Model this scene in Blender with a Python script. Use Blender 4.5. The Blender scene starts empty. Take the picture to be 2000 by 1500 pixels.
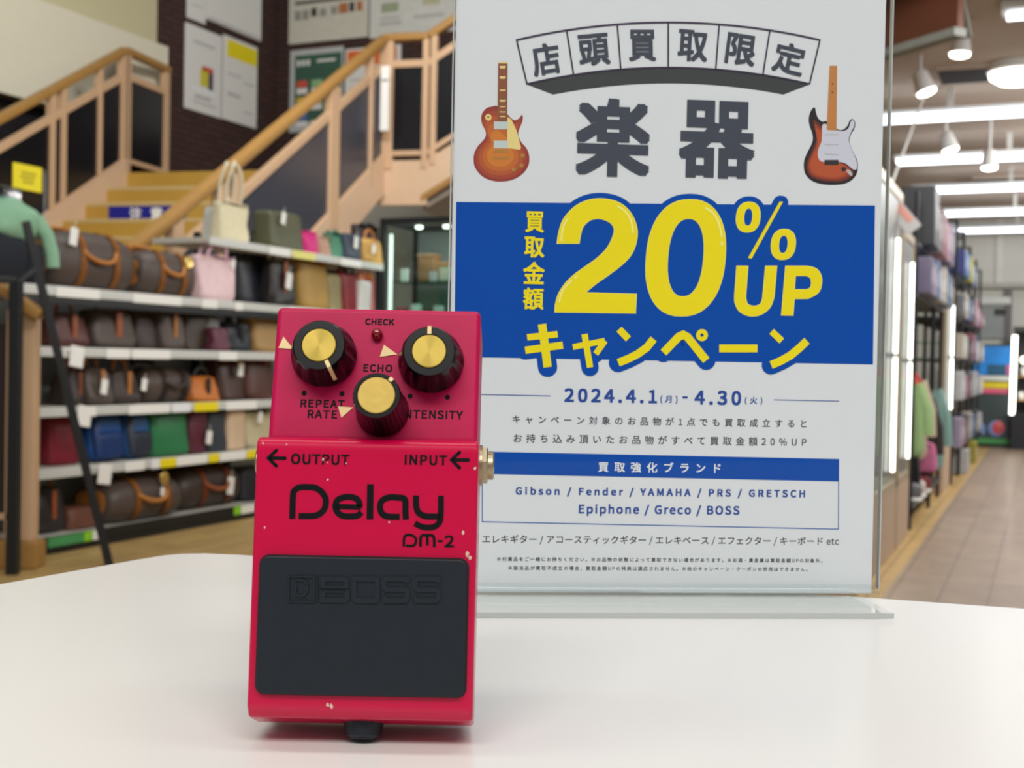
import bpy, bmesh, math, random
from mathutils import Vector, Matrix, noise
from mathutils.geometry import tessellate_polygon

random.seed(7)
SC = bpy.context.scene
COL = SC.collection

# ------------------------------------------------------------------ camera, world, lights, exposure
F = 2400.0                       # focal length in pixels of the 2000 x 1500 frame
CAMZ = 0.95
TZ = 0.832                       # table top height
PITCH, ROLL = math.radians(1.03), 0.0195
c_f = Vector((0, math.cos(PITCH), -math.sin(PITCH)))
_r = Vector((1, 0, 0)); _u = _r.cross(c_f)
c_r = _r * math.cos(ROLL) + _u * math.sin(ROLL)
c_u = _u * math.cos(ROLL) - _r * math.sin(ROLL)
CAM = Vector((0, 0, CAMZ))
cam = bpy.data.cameras.new('camera'); cam_o = bpy.data.objects.new('camera', cam); COL.objects.link(cam_o)
cam.sensor_width = 36.0; cam.lens = 36.0 * F / 2000.0; cam.clip_start = 0.02; cam.clip_end = 100
cam.dof.use_dof = True; cam.dof.focus_distance = 0.47; cam.dof.aperture_fstop = 21
cam_o.matrix_world = Matrix.Translation(CAM) @ Matrix((c_r, c_u, -c_f)).transposed().to_4x4()
SC.camera = cam_o

SC.view_settings.view_transform = 'Standard'; SC.view_settings.look = 'None'
SC.view_settings.gamma = 1.0; SC.view_settings.use_curve_mapping = False
SC.view_settings.exposure = 0.0
try:
    SC.cycles.use_denoising = True
    SC.cycles.max_bounces = 8; SC.cycles.transparent_max_bounces = 16
    SC.cycles.caustics_reflective = False; SC.cycles.caustics_refractive = False
except Exception:
    pass

w = bpy.data.worlds.new('store_ambient'); SC.world = w; w.use_nodes = True
w.node_tree.nodes['Background'].inputs[0].default_value = (0.96, 0.98, 1.0, 1)
w.node_tree.nodes['Background'].inputs[1].default_value = 0.26

def area(name, loc, target, sx, sy, power, col=(1, 0.97, 0.93)):
    l = bpy.data.lights.new(name, 'AREA'); l.shape = 'RECTANGLE'; l.size = sx; l.size_y = sy
    l.energy = power; l.color = col
    o = bpy.data.objects.new(name, l); COL.objects.link(o); o.location = loc
    o.rotation_euler = (Vector(target) - Vector(loc)).to_track_quat('-Z', 'Y').to_euler()
    return o
# fluorescent rows of the hall ceiling (above and behind the counter, above the bag shelves)
area('hall_tube_row_lamp', (0.1, -2.0, 3.7), (0.2, 0.6, 0.9), 3.6, 1.0, 118)
area('hall_tube_row_lamp', (-0.2, 0.35, 3.4), (-0.2, 0.35, 0), 3.6, 0.4, 26)
area('hall_tube_row_lamp', (0.8, 3.4, 3.6), (-1.2, 6.0, 0.4), 4.0, 0.5, 110)
area('hall_tube_row_lamp', (-0.5, 7.4, 5.4), (-2.6, 12.0, 2.8), 4.0, 0.6, 255)
area('aisle_tube_row_lamp', (3.4, 6.2, 2.72), (3.0, 6.6, 0.6), 2.0, 0.3, 60)
area('aisle_tube_row_lamp', (4.9, 9.0, 2.66), (3.8, 9.6, 0.8), 2.4, 0.3, 90)
area('aisle_tube_row_lamp', (6.3, 12.3, 2.66), (5.6, 13.2, 0.8), 3.0, 0.4, 100)

# ------------------------------------------------------------------ pixel helpers
def ray(px, py):
    return c_f + c_r * ((px - 1000) / F) + c_u * ((750 - py) / F)
def P(px, py, d):                # point seen at a pixel, d metres ahead
    v = ray(px, py); return CAM + v * (d / v.y)
def ground(px, py, z=0.0):
    v = ray(px, py); return CAM + v * ((z - CAMZ) / v.z)
def hor(px): return 707 + ROLL * (px - 1000)
def zat(px, py, d): return P(px, py, d).z
class Surf:                      # a plane in the place, with its own axes
    def __init__(s, O, X, Y):
        s.O, s.X, s.Y = Vector(O), Vector(X).normalized(), Vector(Y).normalized(); s.N = s.X.cross(s.Y)
    def uv(s, px, py, lift=0.0):
        v = ray(px, py); o = s.O + s.N * lift
        t = (o - CAM).dot(s.N) / v.dot(s.N); q = CAM + v * t - s.O
        return Vector((q.dot(s.X), q.dot(s.Y)))
    def mat(s):
        return Matrix.Translation(s.O) @ Matrix((s.X, s.Y, s.N)).transposed().to_4x4()

# ------------------------------------------------------------------ materials
def s2l(c):
    c /= 255.0
    return c / 12.92 if c <= 0.04045 else ((c + 0.055) / 1.055) ** 2.4
def lin(rgb): return tuple(s2l(x) for x in rgb)
MATS = {}
def mat(name, rgb, rough=0.5, metal=0.0, var=0.10, scale=12.0, bump=0.0, spec=0.5, coat=0.0, stretch=(1, 1, 1), alpha=None):
    if name in MATS: return MATS[name]
    m = bpy.data.materials.new(name); m.use_nodes = True; MATS[name] = m
    nt = m.node_tree; b = nt.nodes['Principled BSDF']
    b.inputs['Roughness'].default_value = rough; b.inputs['Metallic'].default_value = metal
    b.inputs['Specular IOR Level'].default_value = spec; b.inputs['Coat Weight'].default_value = coat
    b.inputs['Coat Roughness'].default_value = 0.08
    c = lin(rgb)
    tc = nt.nodes.new('ShaderNodeTexCoord'); mp = nt.nodes.new('ShaderNodeMapping'); mp.inputs['Scale'].default_value = stretch
    nz = nt.nodes.new('ShaderNodeTexNoise'); nz.inputs['Scale'].default_value = scale; nz.inputs['Detail'].default_value = 4
    nt.links.new(tc.outputs['Object'], mp.inputs['Vector']); nt.links.new(mp.outputs['Vector'], nz.inputs['Vector'])
    mx = nt.nodes.new('ShaderNodeMix'); mx.data_type = 'RGBA'
    mx.inputs[6].default_value = (*[x * (1 - var) for x in c], 1); mx.inputs[7].default_value = (*[min(1, x * (1 + var)) for x in c], 1)
    nt.links.new(nz.outputs['Fac'], mx.inputs[0]); nt.links.new(mx.outputs[2], b.inputs['Base Color'])
    if bump:
        bp = nt.nodes.new('ShaderNodeBump'); bp.inputs['Strength'].default_value = bump; bp.inputs['Distance'].default_value = 0.01
        nt.links.new(nz.outputs['Fac'], bp.inputs['Height']); nt.links.new(bp.outputs['Normal'], b.inputs['Normal'])
    return m
def glow(name, rgb, strength):
    if name in MATS: return MATS[name]
    m = bpy.data.materials.new(name); m.use_nodes = True; MATS[name] = m
    b = m.node_tree.nodes['Principled BSDF']
    b.inputs['Base Color'].default_value = (*lin(rgb), 1)
    b.inputs['Emission Color'].default_value = (*lin(rgb), 1); b.inputs['Emission Strength'].default_value = strength
    return m
def clear(name, tint=(250, 252, 252), ior=1.49, rough=0.02):
    if name in MATS: return MATS[name]
    m = bpy.data.materials.new(name); m.use_nodes = True; MATS[name] = m
    nt = m.node_tree; nt.nodes.remove(nt.nodes['Principled BSDF'])
    out = nt.nodes['Material Output']
    t = nt.nodes.new('ShaderNodeBsdfTransparent'); t.inputs[0].default_value = (*lin(tint), 1)
    g = nt.nodes.new('ShaderNodeBsdfGlossy'); g.inputs['Roughness'].default_value = rough
    fr = nt.nodes.new('ShaderNodeFresnel'); fr.inputs['IOR'].default_value = ior
    mx = nt.nodes.new('ShaderNodeMixShader'); ge = nt.nodes.new('ShaderNodeNewGeometry')
    ml = nt.nodes.new('ShaderNodeMath'); ml.operation = 'MULTIPLY_ADD'; ml.inputs[1].default_value = -1.0; ml.inputs[2].default_value = 1.0
    m2 = nt.nodes.new('ShaderNodeMath'); m2.operation = 'MULTIPLY'
    nt.links.new(ge.outputs['Backfacing'], ml.inputs[0]); nt.links.new(ml.outputs[0], m2.inputs[0]); nt.links.new(fr.outputs[0], m2.inputs[1])
    nt.links.new(m2.outputs[0], mx.inputs[0]); nt.links.new(t.outputs[0], mx.inputs[1]); nt.links.new(g.outputs[0], mx.inputs[2])
    nt.links.new(mx.outputs[0], out.inputs[0])
    return m
def planks(name, a, b, groove, sx, sy, rough, ang=0.0, coat=0.0):
    m = bpy.data.materials.new(name); m.use_nodes = True; MATS[name] = m
    nt = m.node_tree; bs = nt.nodes['Principled BSDF']; bs.inputs['Roughness'].default_value = rough
    bs.inputs['Coat Weight'].default_value = coat; bs.inputs['Coat Roughness'].default_value = 0.15
    tc = nt.nodes.new('ShaderNodeTexCoord'); mp = nt.nodes.new('ShaderNodeMapping'); mp.inputs['Rotation'].default_value = (0, 0, ang)
    br = nt.nodes.new('ShaderNodeTexBrick'); br.inputs['Scale'].default_value = 1.0
    br.inputs['Brick Width'].default_value = sx; br.inputs['Row Height'].default_value = sy; br.inputs['Mortar Size'].default_value = 0.004
    br.inputs['Color1'].default_value = (*lin(a), 1); br.inputs['Color2'].default_value = (*lin(b), 1); br.inputs['Mortar'].default_value = (*lin(groove), 1)
    nz = nt.nodes.new('ShaderNodeTexNoise'); nz.inputs['Scale'].default_value = 6; nz.inputs['Detail'].default_value = 5
    mx = nt.nodes.new('ShaderNodeMix'); mx.data_type = 'RGBA'; mx.blend_type = 'OVERLAY'; mx.inputs[0].default_value = 0.35
    nt.links.new(tc.outputs['Object'], mp.inputs['Vector']); nt.links.new(mp.outputs['Vector'], br.inputs['Vector'])
    nt.links.new(mp.outputs['Vector'], nz.inputs['Vector'])
    nt.links.new(br.outputs['Color'], mx.inputs[6]); nt.links.new(nz.outputs['Fac'], mx.inputs[7])
    nt.links.new(mx.outputs[2], bs.inputs['Base Color'])
    return m
def bricks(name, a, b, groove):
    m = bpy.data.materials.new(name); m.use_nodes = True; MATS[name] = m
    nt = m.node_tree; bs = nt.nodes['Principled BSDF']; bs.inputs['Roughness'].default_value = 0.8
    tc = nt.nodes.new('ShaderNodeTexCoord'); br = nt.nodes.new('ShaderNodeTexBrick'); br.inputs['Scale'].default_value = 1.0
    br.inputs['Brick Width'].default_value = 0.24; br.inputs['Row Height'].default_value = 0.075; br.inputs['Mortar Size'].default_value = 0.008
    br.inputs['Color1'].default_value = (*lin(a), 1); br.inputs['Color2'].default_value = (*lin(b), 1); br.inputs['Mortar'].default_value = (*lin(groove), 1)
    nt.links.new(tc.outputs['Object'], br.inputs['Vector']); nt.links.new(br.outputs['Color'], bs.inputs['Base Color'])
    bp = nt.nodes.new('ShaderNodeBump'); bp.inputs['Distance'].default_value = 0.01; bp.invert = True
    nt.links.new(br.outputs['Fac'], bp.inputs['Height']); nt.links.new(bp.outputs['Normal'], bs.inputs['Normal'])
    return m

# ------------------------------------------------------------------ mesh helpers
I4 = Matrix.Identity(4)
def B(): return bmesh.new()
def merge(bm, t, M=None):
    if M is not None: bmesh.ops.transform(t, matrix=M, verts=t.verts)
    me = bpy.data.meshes.new('tmp'); t.to_mesh(me); t.free(); bm.from_mesh(me); bpy.data.meshes.remove(me)
    return bm
def box(bm, lo, hi, bev=0.0, seg=2, M=None):
    t = bmesh.new(); bmesh.ops.create_cube(t, size=1.0)
    lo, hi = Vector(lo), Vector(hi)
    for v in t.verts:
        v.co = Vector([(lo[i] + hi[i]) / 2 + v.co[i] * (hi[i] - lo[i]) for i in range(3)])
    if bev: bmesh.ops.bevel(t, geom=t.edges[:], offset=bev, segments=seg, profile=0.5, affect='EDGES')
    return merge(bm, t, M)
def prism(bm, poly, z0, z1, M=None, bev=0.0, seg=2):
    t = bmesh.new()
    a = [t.verts.new((p[0], p[1], z0)) for p in poly]; b = [t.verts.new((p[0], p[1], z1)) for p in poly]
    n = len(poly); t.faces.new(a[::-1]); t.faces.new(b)
    for i in range(n): t.faces.new((a[i], a[(i + 1) % n], b[(i + 1) % n], b[i]))
    bmesh.ops.recalc_face_normals(t, faces=t.faces[:])
    if bev: bmesh.ops.bevel(t, geom=t.edges[:], offset=bev, segments=seg, profile=0.5, affect='EDGES', clamp_overlap=True)
    return merge(bm, t, M)
def flat(bm, loops, z, M=None):  # filled outline with holes, facing +z
    t = bmesh.new(); pts = [Vector((p[0], p[1], 0)) for l in loops for p in l]
    vs = [t.verts.new((p.x, p.y, z)) for p in pts]
    for tri in tessellate_polygon([[Vector((p[0], p[1], 0)) for p in l] for l in loops]):
        a, b, c = (pts[i] for i in tri)
        if abs((b - a).cross(c - a).z) < 1e-14: continue
        f = tri if (b - a).cross(c - a).z > 0 else tri[::-1]
        try: t.faces.new([vs[i] for i in f])
        except ValueError: pass
    return merge(bm, t, M)
def offset_strip(pts, wd, closed=False):
    pts = [Vector((p[0], p[1])) for p in pts]; n = len(pts); L, R = [], []
    for i in range(n):
        a = pts[i - 1] if (i or closed) else None; c = pts[(i + 1) % n] if (i < n - 1 or closed) else None
        d1 = (pts[i] - a).normalized() if a is not None else (c - pts[i]).normalized()
        d2 = (c - pts[i]).normalized() if c is not None else d1
        nrm = Vector((-(d1.y + d2.y), d1.x + d2.x))
        if nrm.length < 1e-6: nrm = Vector((-d1.y, d1.x))
        nrm.normalize(); k = max(0.45, nrm.dot(Vector((-d1.y, d1.x))))
        L.append(pts[i] + nrm * (wd / 2 / k)); R.append(pts[i] - nrm * (wd / 2 / k))
    return L, R
def ribbon(bm, pts, wd, z, closed=False, M=None, thick=0.0):
    L, R = offset_strip(pts, wd, closed); t = bmesh.new(); n = len(L)
    l = [t.verts.new((p.x, p.y, z + thick)) for p in L]; r = [t.verts.new((p.x, p.y, z + thick)) for p in R]
    rng = range(n if closed else n - 1)
    for i in rng: t.faces.new((r[i], r[(i + 1) % n], l[(i + 1) % n], l[i]))
    if thick:
        ret = bmesh.ops.extrude_face_region(t, geom=t.faces[:])
        for v in [g for g in ret['geom'] if isinstance(g, bmesh.types.BMVert)]: v.co.z = z
        bmesh.ops.recalc_face_normals(t, faces=t.faces[:])
    return merge(bm, t, M)
def disc(bm, c, r, z, n=24, r_in=0.0, M=None, ry=None):
    ry = r if ry is None else ry
    o = [(c[0] + r * math.cos(k * 2 * math.pi / n), c[1] + ry * math.sin(k * 2 * math.pi / n)) for k in range(n)]
    loops = [o]
    if r_in: loops.append([(c[0] + r_in * math.cos(-k * 2 * math.pi / n), c[1] + r_in * math.sin(-k * 2 * math.pi / n)) for k in range(n)])
    return flat(bm, loops, z, M)
def lathe(bm, prof, n=32, M=None, flute=None):
    t = bmesh.new(); rows = []
    for (r, z) in prof:
        row = []
        for k in range(n):
            a = 2 * math.pi * k / n; rr = r * (flute(a, r, z) if flute else 1.0)
            row.append(t.verts.new((rr * math.cos(a), rr * math.sin(a), z)))
        rows.append(row)
    for i in range(len(rows) - 1):
        for k in range(n):
            t.faces.new((rows[i][k], rows[i][(k + 1) % n], rows[i + 1][(k + 1) % n], rows[i + 1][k]))
    t.faces.new(rows[0][::-1]); t.faces.new(rows[-1])
    bmesh.ops.recalc_face_normals(t, faces=t.faces[:])
    return merge(bm, t, M)
def tube(bm, pts, r, n=8, flatx=1.0):
    pts = [Vector(p) for p in pts]; t = bmesh.new(); rows = []
    up = Vector((0, 0, 1)); prev = None
    for i, p in enumerate(pts):
        d = ((pts[i + 1] if i < len(pts) - 1 else p) - (pts[i - 1] if i else p)).normalized()
        if prev is None:
            x = d.cross(up)
            if x.length < 0.05: x = d.cross(Vector((0, 1, 0)))
        else: x = prev - d * prev.dot(d)
        x.normalize(); y = d.cross(x); prev = x
        rows.append([t.verts.new(p + x * (r * flatx * math.cos(2 * math.pi * k / n)) + y * (r * math.sin(2 * math.pi * k / n))) for k in range(n)])
    for i in range(len(rows) - 1):
        for k in range(n): t.faces.new((rows[i][k], rows[i][(k + 1) % n], rows[i + 1][(k + 1) % n], rows[i + 1][k]))
    t.faces.new(rows[0][::-1]); t.faces.new(rows[-1])
    bmesh.ops.recalc_face_normals(t, faces=t.faces[:])
    return merge(bm, t)
def beam(bm, a, b, wd, ht, bev=0.0):   # rectangular bar from a to b, wd sideways, ht upward
    a, b = Vector(a), Vector(b); d = (b - a); L = d.length; d.normalize()
    s = Vector((0, 0, 1)).cross(d)
    if s.length < 1e-3: s = Vector((1, 0, 0)).cross(d)
    s.normalize(); u = d.cross(s)
    M = Matrix.Translation(a) @ Matrix((d, s, u)).transposed().to_4x4()
    return box(bm, (0, -wd / 2, -ht / 2), (L, wd / 2, ht / 2), bev, 2, M)
def sgnpow(x, e): return math.copysign(abs(x) ** e, x)
def superq(bm, wd, dp, ht, e1=0.35, e2=0.35, nu=28, nv=16, warp=None, axis='z', M=None):
    t = bmesh.new(); rows = []
    for j in range(nv + 1):
        v = -math.pi / 2 + math.pi * j / nv; row = []
        for k in range(nu):
            u = 2 * math.pi * k / nu
            x = sgnpow(math.cos(v), e1) * sgnpow(math.cos(u), e2); y = sgnpow(math.cos(v), e1) * sgnpow(math.sin(u), e2); z = sgnpow(math.sin(v), e1)
            if axis == 'x': x, y, z = z, x, y
            co = Vector((x * wd / 2, y * dp / 2, (z + 1) * ht / 2))
            if warp: co = warp(co, x, y, z)
            row.append(t.verts.new(co))
        rows.append(row)
    for j in range(nv):
        for k in range(nu): t.faces.new((rows[j][k], rows[j][(k + 1) % nu], rows[j + 1][(k + 1) % nu], rows[j + 1][k]))
    bmesh.ops.remove_doubles(t, verts=t.verts[:], dist=1e-5)
    bmesh.ops.recalc_face_normals(t, faces=t.faces[:])
    return merge(bm, t, M)

def rrect(x0, y0, x1, y1, r, n=6):
    o = []
    for cx, cy, a0 in ((x1 - r, y0 + r, -90), (x1 - r, y1 - r, 0), (x0 + r, y1 - r, 90), (x0 + r, y0 + r, 180)):
        for k in range(n + 1):
            a = math.radians(a0 + 90 * k / n); o.append((cx + r * math.cos(a), cy + r * math.sin(a)))
    return o
def obj(name, bm, m, parent=None, smooth=40, M=None, wn=True):
    me = bpy.data.meshes.new(name); bm.to_mesh(me); bm.free()
    me.materials.append(m)
    if smooth:
        me.shade_smooth(); me.set_sharp_from_angle(angle=math.radians(smooth))
    o = bpy.data.objects.new(name, me); COL.objects.link(o)
    if wn and smooth: o.modifiers.new('weighted_normals', 'WEIGHTED_NORMAL').keep_sharp = True
    if parent is not None: o.parent = parent
    if M is not None: o.matrix_local = M
    return o
def tag(o, label, cat, group=None):
    o['label'] = label; o['category'] = cat
    if group: o['group'] = group
    return o
def thing(name, label, cat, M=None, group=None):
    o = bpy.data.objects.new(name, None); COL.objects.link(o); o.empty_display_size = 0.05
    if M is not None: o.matrix_world = M
    return tag(o, label, cat, group)
def struct(name, bm, m, label=None, M=None, smooth=0):
    o = obj(name, bm, m, None, smooth, M); o['kind'] = 'structure'
    if label: o['label'] = label
    return o
def frame(O, X, Z=(0, 0, 1)):    # place: X along, Z up, Y = Z x X
    X = Vector(X).normalized(); Z = Vector(Z); Y = Z.cross(X)
    return Matrix.Translation(Vector(O)) @ Matrix((X, Y, Z)).transposed().to_4x4()

# ------------------------------------------------------------------ lettering
try:                             # the sans serif that ships with Blender; falls back to its built-in face
    import os
    SANS = bpy.data.fonts.load(os.path.join(bpy.utils.system_resource('DATAFILES'), 'fonts', 'Noto Sans CJK Regular.woff2'))
except Exception:
    SANS = None
def glyphs(s, space=1.0, off=0.0, res=3):
    c = bpy.data.curves.new('glyphs', 'FONT')
    if SANS: c.font = SANS
    c.body = s; c.offset = off; c.resolution_u = res; c.space_character = space
    o = bpy.data.objects.new('glyphs', c); COL.objects.link(o)
    dg = bpy.context.evaluated_depsgraph_get(); e = o.evaluated_get(dg); me = e.to_mesh()
    t = bmesh.new(); t.from_mesh(me); e.to_mesh_clear()
    bpy.data.objects.remove(o); bpy.data.curves.remove(c)
    return t
def bbox(t):
    xs = [v.co.x for v in t.verts]; ys = [v.co.y for v in t.verts]
    return min(xs), max(xs), min(ys), max(ys)
def write(bm, s, x0, x1, y0, y1, z, off=0.0, rot=0.0, res=3, spaced=True, fat=0.0):
    """set s so that its ink fills x0..x1, y0..y1 on a surface"""
    sp = 1.0
    if spaced and len(s) > 1:
        t = glyphs(s, 1.0, off, 1); a = bbox(t); t.free(); t = glyphs(s, 1.6, off, 1); b = bbox(t); t.free()
        want = (x1 - x0) / (y1 - y0) * (a[3] - a[2]); g = ((b[1] - b[0]) - (a[1] - a[0])) / 0.6
        if g > 1e-6: sp = min(3.0, max(0.8, 1.0 + (want - (a[1] - a[0])) / g))
    t = glyphs(s, sp, off, res); a = bbox(t)
    x0 += fat; x1 -= fat; y0 += fat; y1 -= fat
    cx, cy = (x0 + x1) / 2, (y0 + y1) / 2
    for v in t.verts:
        x = ((v.co.x - a[0]) / (a[1] - a[0]) - 0.5) * (x1 - x0); y = ((v.co.y - a[2]) / (a[3] - a[2]) - 0.5) * (y1 - y0)
        v.co = Vector((cx + x * math.cos(rot) - y * math.sin(rot), cy + x * math.sin(rot) + y * math.cos(rot), z))
    for f in t.faces:
        if f.normal.z < 0: f.normal_flip()
    if fat:
        k = 0
        for dx in (-1, 0, 1):
            for dy in (-1, 0, 1):
                if dx or dy:
                    c = t.copy(); k += 1
                    merge(bm, c, Matrix.Translation((fat * (dx * math.cos(rot) - dy * math.sin(rot)), fat * (dx * math.sin(rot) + dy * math.cos(rot)), k * 2e-6)))
    return merge(bm, t)

def smooth_path(pts, closed=False, n=5):   # Catmull-Rom
    pts = [Vector((p[0], p[1])) for p in pts]; N = len(pts); out = []
    for i in range(N if closed else N - 1):
        p1, p2 = pts[i], pts[(i + 1) % N]
        p0 = pts[i - 1] if (i or closed) else p1; p3 = pts[(i + 2) % N] if (i + 2 < N or closed) else p2
        for k in range(n):
            u = k / n
            out.append(0.5 * ((2 * p1) + (p2 - p0) * u + (2 * p0 - 5 * p1 + 4 * p2 - p3) * u * u + (3 * p1 - p0 - 3 * p2 + p3) * u ** 3))
    if not closed: out.append(pts[-1])
    return [(p.x, p.y) for p in out]

# ------------------------------------------------------------------ store axes
AX = Vector((0.433, 1, 0)).normalized()          # along the aisle and the bag shelves
BK = Vector((-AX.y, AX.x, 0))                    # square to it, towards the left
S0 = Vector((-1.878 + 0.433 * (5.2 - 6.42), 5.2, 0))
def d_shelf(px): return 4.658 / (0.433 - (px - 1000) / F)
def a_shelf(px): return (d_shelf(px) - 5.2) / AX.y
def a_at(px, b):
    r = (px - 1000) / F; return ((S0.x + BK.x * b) - r * (S0.y + BK.y * b)) / (r * AX.y - AX.x)
def sh(a, b, z): return S0 + AX * a + BK * b + Vector((0, 0, z))
R0 = Vector((2.04 + 0.433 * (5.0 - 6.46), 5.0, 0))
def d_case(px): return 0.757 / (0.433 - (px - 1000) / F)
def a_case(d): return (d - 5.0) / AX.y
def rc(a, b, z): return R0 + AX * a + BK * b + Vector((0, 0, z))
M_SH = frame(S0, AX)                             # local x along, y back, z up
M_RC = frame(R0, AX)

# ------------------------------------------------------------------ palette
planks('golden_floor', (176, 146, 92), (166, 136, 84), (120, 96, 58), 0.9, 0.11, 0.45, -math.atan2(1, 0.433))
planks('aisle_laminate', (146, 126, 108), (136, 116, 99), (108, 92, 80), 1.3, 0.19, 0.4, -math.atan2(1, 0.433), 0.05)
bricks('dark_brick', (72, 47, 42), (62, 40, 36), (38, 26, 24))
cream = mat('cream_paint', (212, 207, 186), 0.9, var=0.03)
beige = mat('beige_paint', (196, 188, 152), 0.9, var=0.03)
darkwall = mat('recess_shade_tone', (30, 28, 30), 0.9)  # near-black tone standing in for the shade of the recess under the fascia
offwhite = mat('off_white_paint', (196, 196, 188), 0.9, var=0.03)
ceilm = mat('taupe_ceiling_paint', (186, 172, 158), 0.85, var=0.04)
brown = mat('brown_panel', (92, 50, 30), 0.6, var=0.15, scale=5)
greytrim = mat('grey_trim', (128, 130, 124), 0.6)
black = mat('black_metal', (26, 28, 30), 0.4, spec=0.4)
blackp = mat('black_acrylic_panel', (20, 21, 25), 0.25, spec=0.4)
navyp = mat('navy_acrylic_panel', (52, 56, 68), 0.3, spec=0.4)
peach = mat('peach_wood', (198, 164, 130), 0.55, var=0.08, scale=9, stretch=(1, 1, 0.15))
gold = mat('golden_wood', (160, 120, 62), 0.45, var=0.12, scale=10)
riser = mat('golden_stair_wood', (184, 146, 62), 0.5, var=0.12, scale=4)
tread = mat('pale_stair_nosing', (196, 172, 120), 0.5, var=0.06)
white = mat('white_card', (236, 236, 232), 0.6, var=0.02)
yellow = mat('yellow_card', (236, 218, 12), 0.55, var=0.03)
lgrey = mat('light_grey_metal', (200, 202, 198), 0.35, var=0.03)
shelfm = mat('cream_shelf_board', (206, 202, 190), 0.5, var=0.05)
backm = mat('grey_back_panel', (186, 193, 198), 0.7, var=0.05)
glass = clear('showcase_glass', (232, 244, 240), 1.45, 0.02)
tubeglow = glow('fluorescent_tube_glow', (240, 246, 255), 4.0)
spotglow = glow('spot_lamp_glow', (255, 253, 246), 5.0)
lampwhite = mat('white_lamp_housing', (222, 224, 224), 0.4, var=0.03)

# ------------------------------------------------------------------ the setting
b = B(); box(b, (-9, -3, -0.1), (14, 22, 0)); struct('floor', b, MATS['golden_floor'], 'golden wood plank floor under the bag shelves')
b = B(); prism(b, [rc(-6, -0.10, 0)[:2], rc(14, -0.10, 0)[:2], rc(14, -6, 0)[:2], rc(-6, -6, 0)[:2]][::-1], 0.0, 0.004)
struct('floor_aisle', b, MATS['aisle_laminate'], 'grey brown laminate floor of the long aisle')
W1 = Surf((-3.965, 13.53, 0), AX, (0, 0, 1)); Ln = 2.283
b = B(); box(b, (0, 0, -0.2), (Ln + 0.2, 8, 0)); struct('wall_left', b, MATS['dark_brick'], 'dark brown brick wall behind the stair landing', W1.mat())
cn = W1.O + W1.X * Ln; W2 = Surf(cn, (AX.y, -AX.x, 0), (0, 0, 1))
b = B(); box(b, (-0.2, 0, -0.2), (5.6, 8, 0)); struct('wall_back', b, MATS['dark_brick'], 'dark brown brick wall facing the counter', W2.mat())
b = B(); box(b, (-9, 4.0, -0.2), (0, 8, 0.0)); struct('wall_left_upper', b, beige, 'beige upper wall above the cream fascia', W1.mat())
b = B(); box(b, (-9, 0, -0.2), (0, 4.0, 0.0)); struct('wall_left_recess', b, darkwall, 'flat near-black wall standing in for the shaded recess below the cream fascia', W1.mat())  # flat wall, the recess's shade is put into its colour
W3 = Surf((-3.796, 13.39, 0), AX, (0, 0, 1))
b = B(); box(b, (-8, 3.32, -0.17), (0, 4.29, 0)); struct('trim_fascia', b, cream, 'cream fascia of the upper floor', W3.mat())
# pale wall below the upper stair flight
b = B(); box(b, (1.3, 0, 0.3), (5.5, 2.9, 0.4)); struct('wall_understair', b, offwhite, 'off white wall below the upper stair flight', W2.mat())

# aisle ceiling, bulkhead and far wall
b = B(); prism(b, [(1.4, 6.3), (12, 6.3 - 4.6), (18, 19), (3.2, 19)][::-1], 2.92, 3.05)
struct('ceiling', b, ceilm, 'taupe ceiling of the long aisle')
pb1, pb2 = P(1737, 103, 6.5), P(1870, 63, 6.08); dd = (pb1 - pb2); dd.z = 0; dd.normalize(); nb = Vector((-dd.y, dd.x, 0))
if nb.y < 0: nb = -nb
b = B(); q = [pb2, pb2 + dd * 3.0, pb2 + dd * 3.0 + nb * 0.04, pb2 + nb * 0.04]
prism(b, [p[:2] for p in q], 2.64, 3.5); struct('wall_bulkhead', b, brown, 'brown hanging bulkhead at the mouth of the aisle')
b = B(); q = [pb2 - nb * 0.02, pb2 + dd * 3.0 - nb * 0.02, pb2 + dd * 3.0 + nb * 0.06, pb2 + nb * 0.06]
prism(b, [p[:2] for p in q], 2.60, 2.64); struct('trim_bulkhead', b, greytrim, 'grey metal trim under the brown bulkhead')
WF = Surf(Vector((6.33, 16.0, 0)) - Vector((AX.y, -AX.x, 0)) * 3, (AX.y, -AX.x, 0), (0, 0, 1))
b = B(); box(b, (0, 0, -0.2), (9, 3.0, 0)); struct('wall_far', b, offwhite, 'pale wall at the far end of the aisle', WF.mat())

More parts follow.
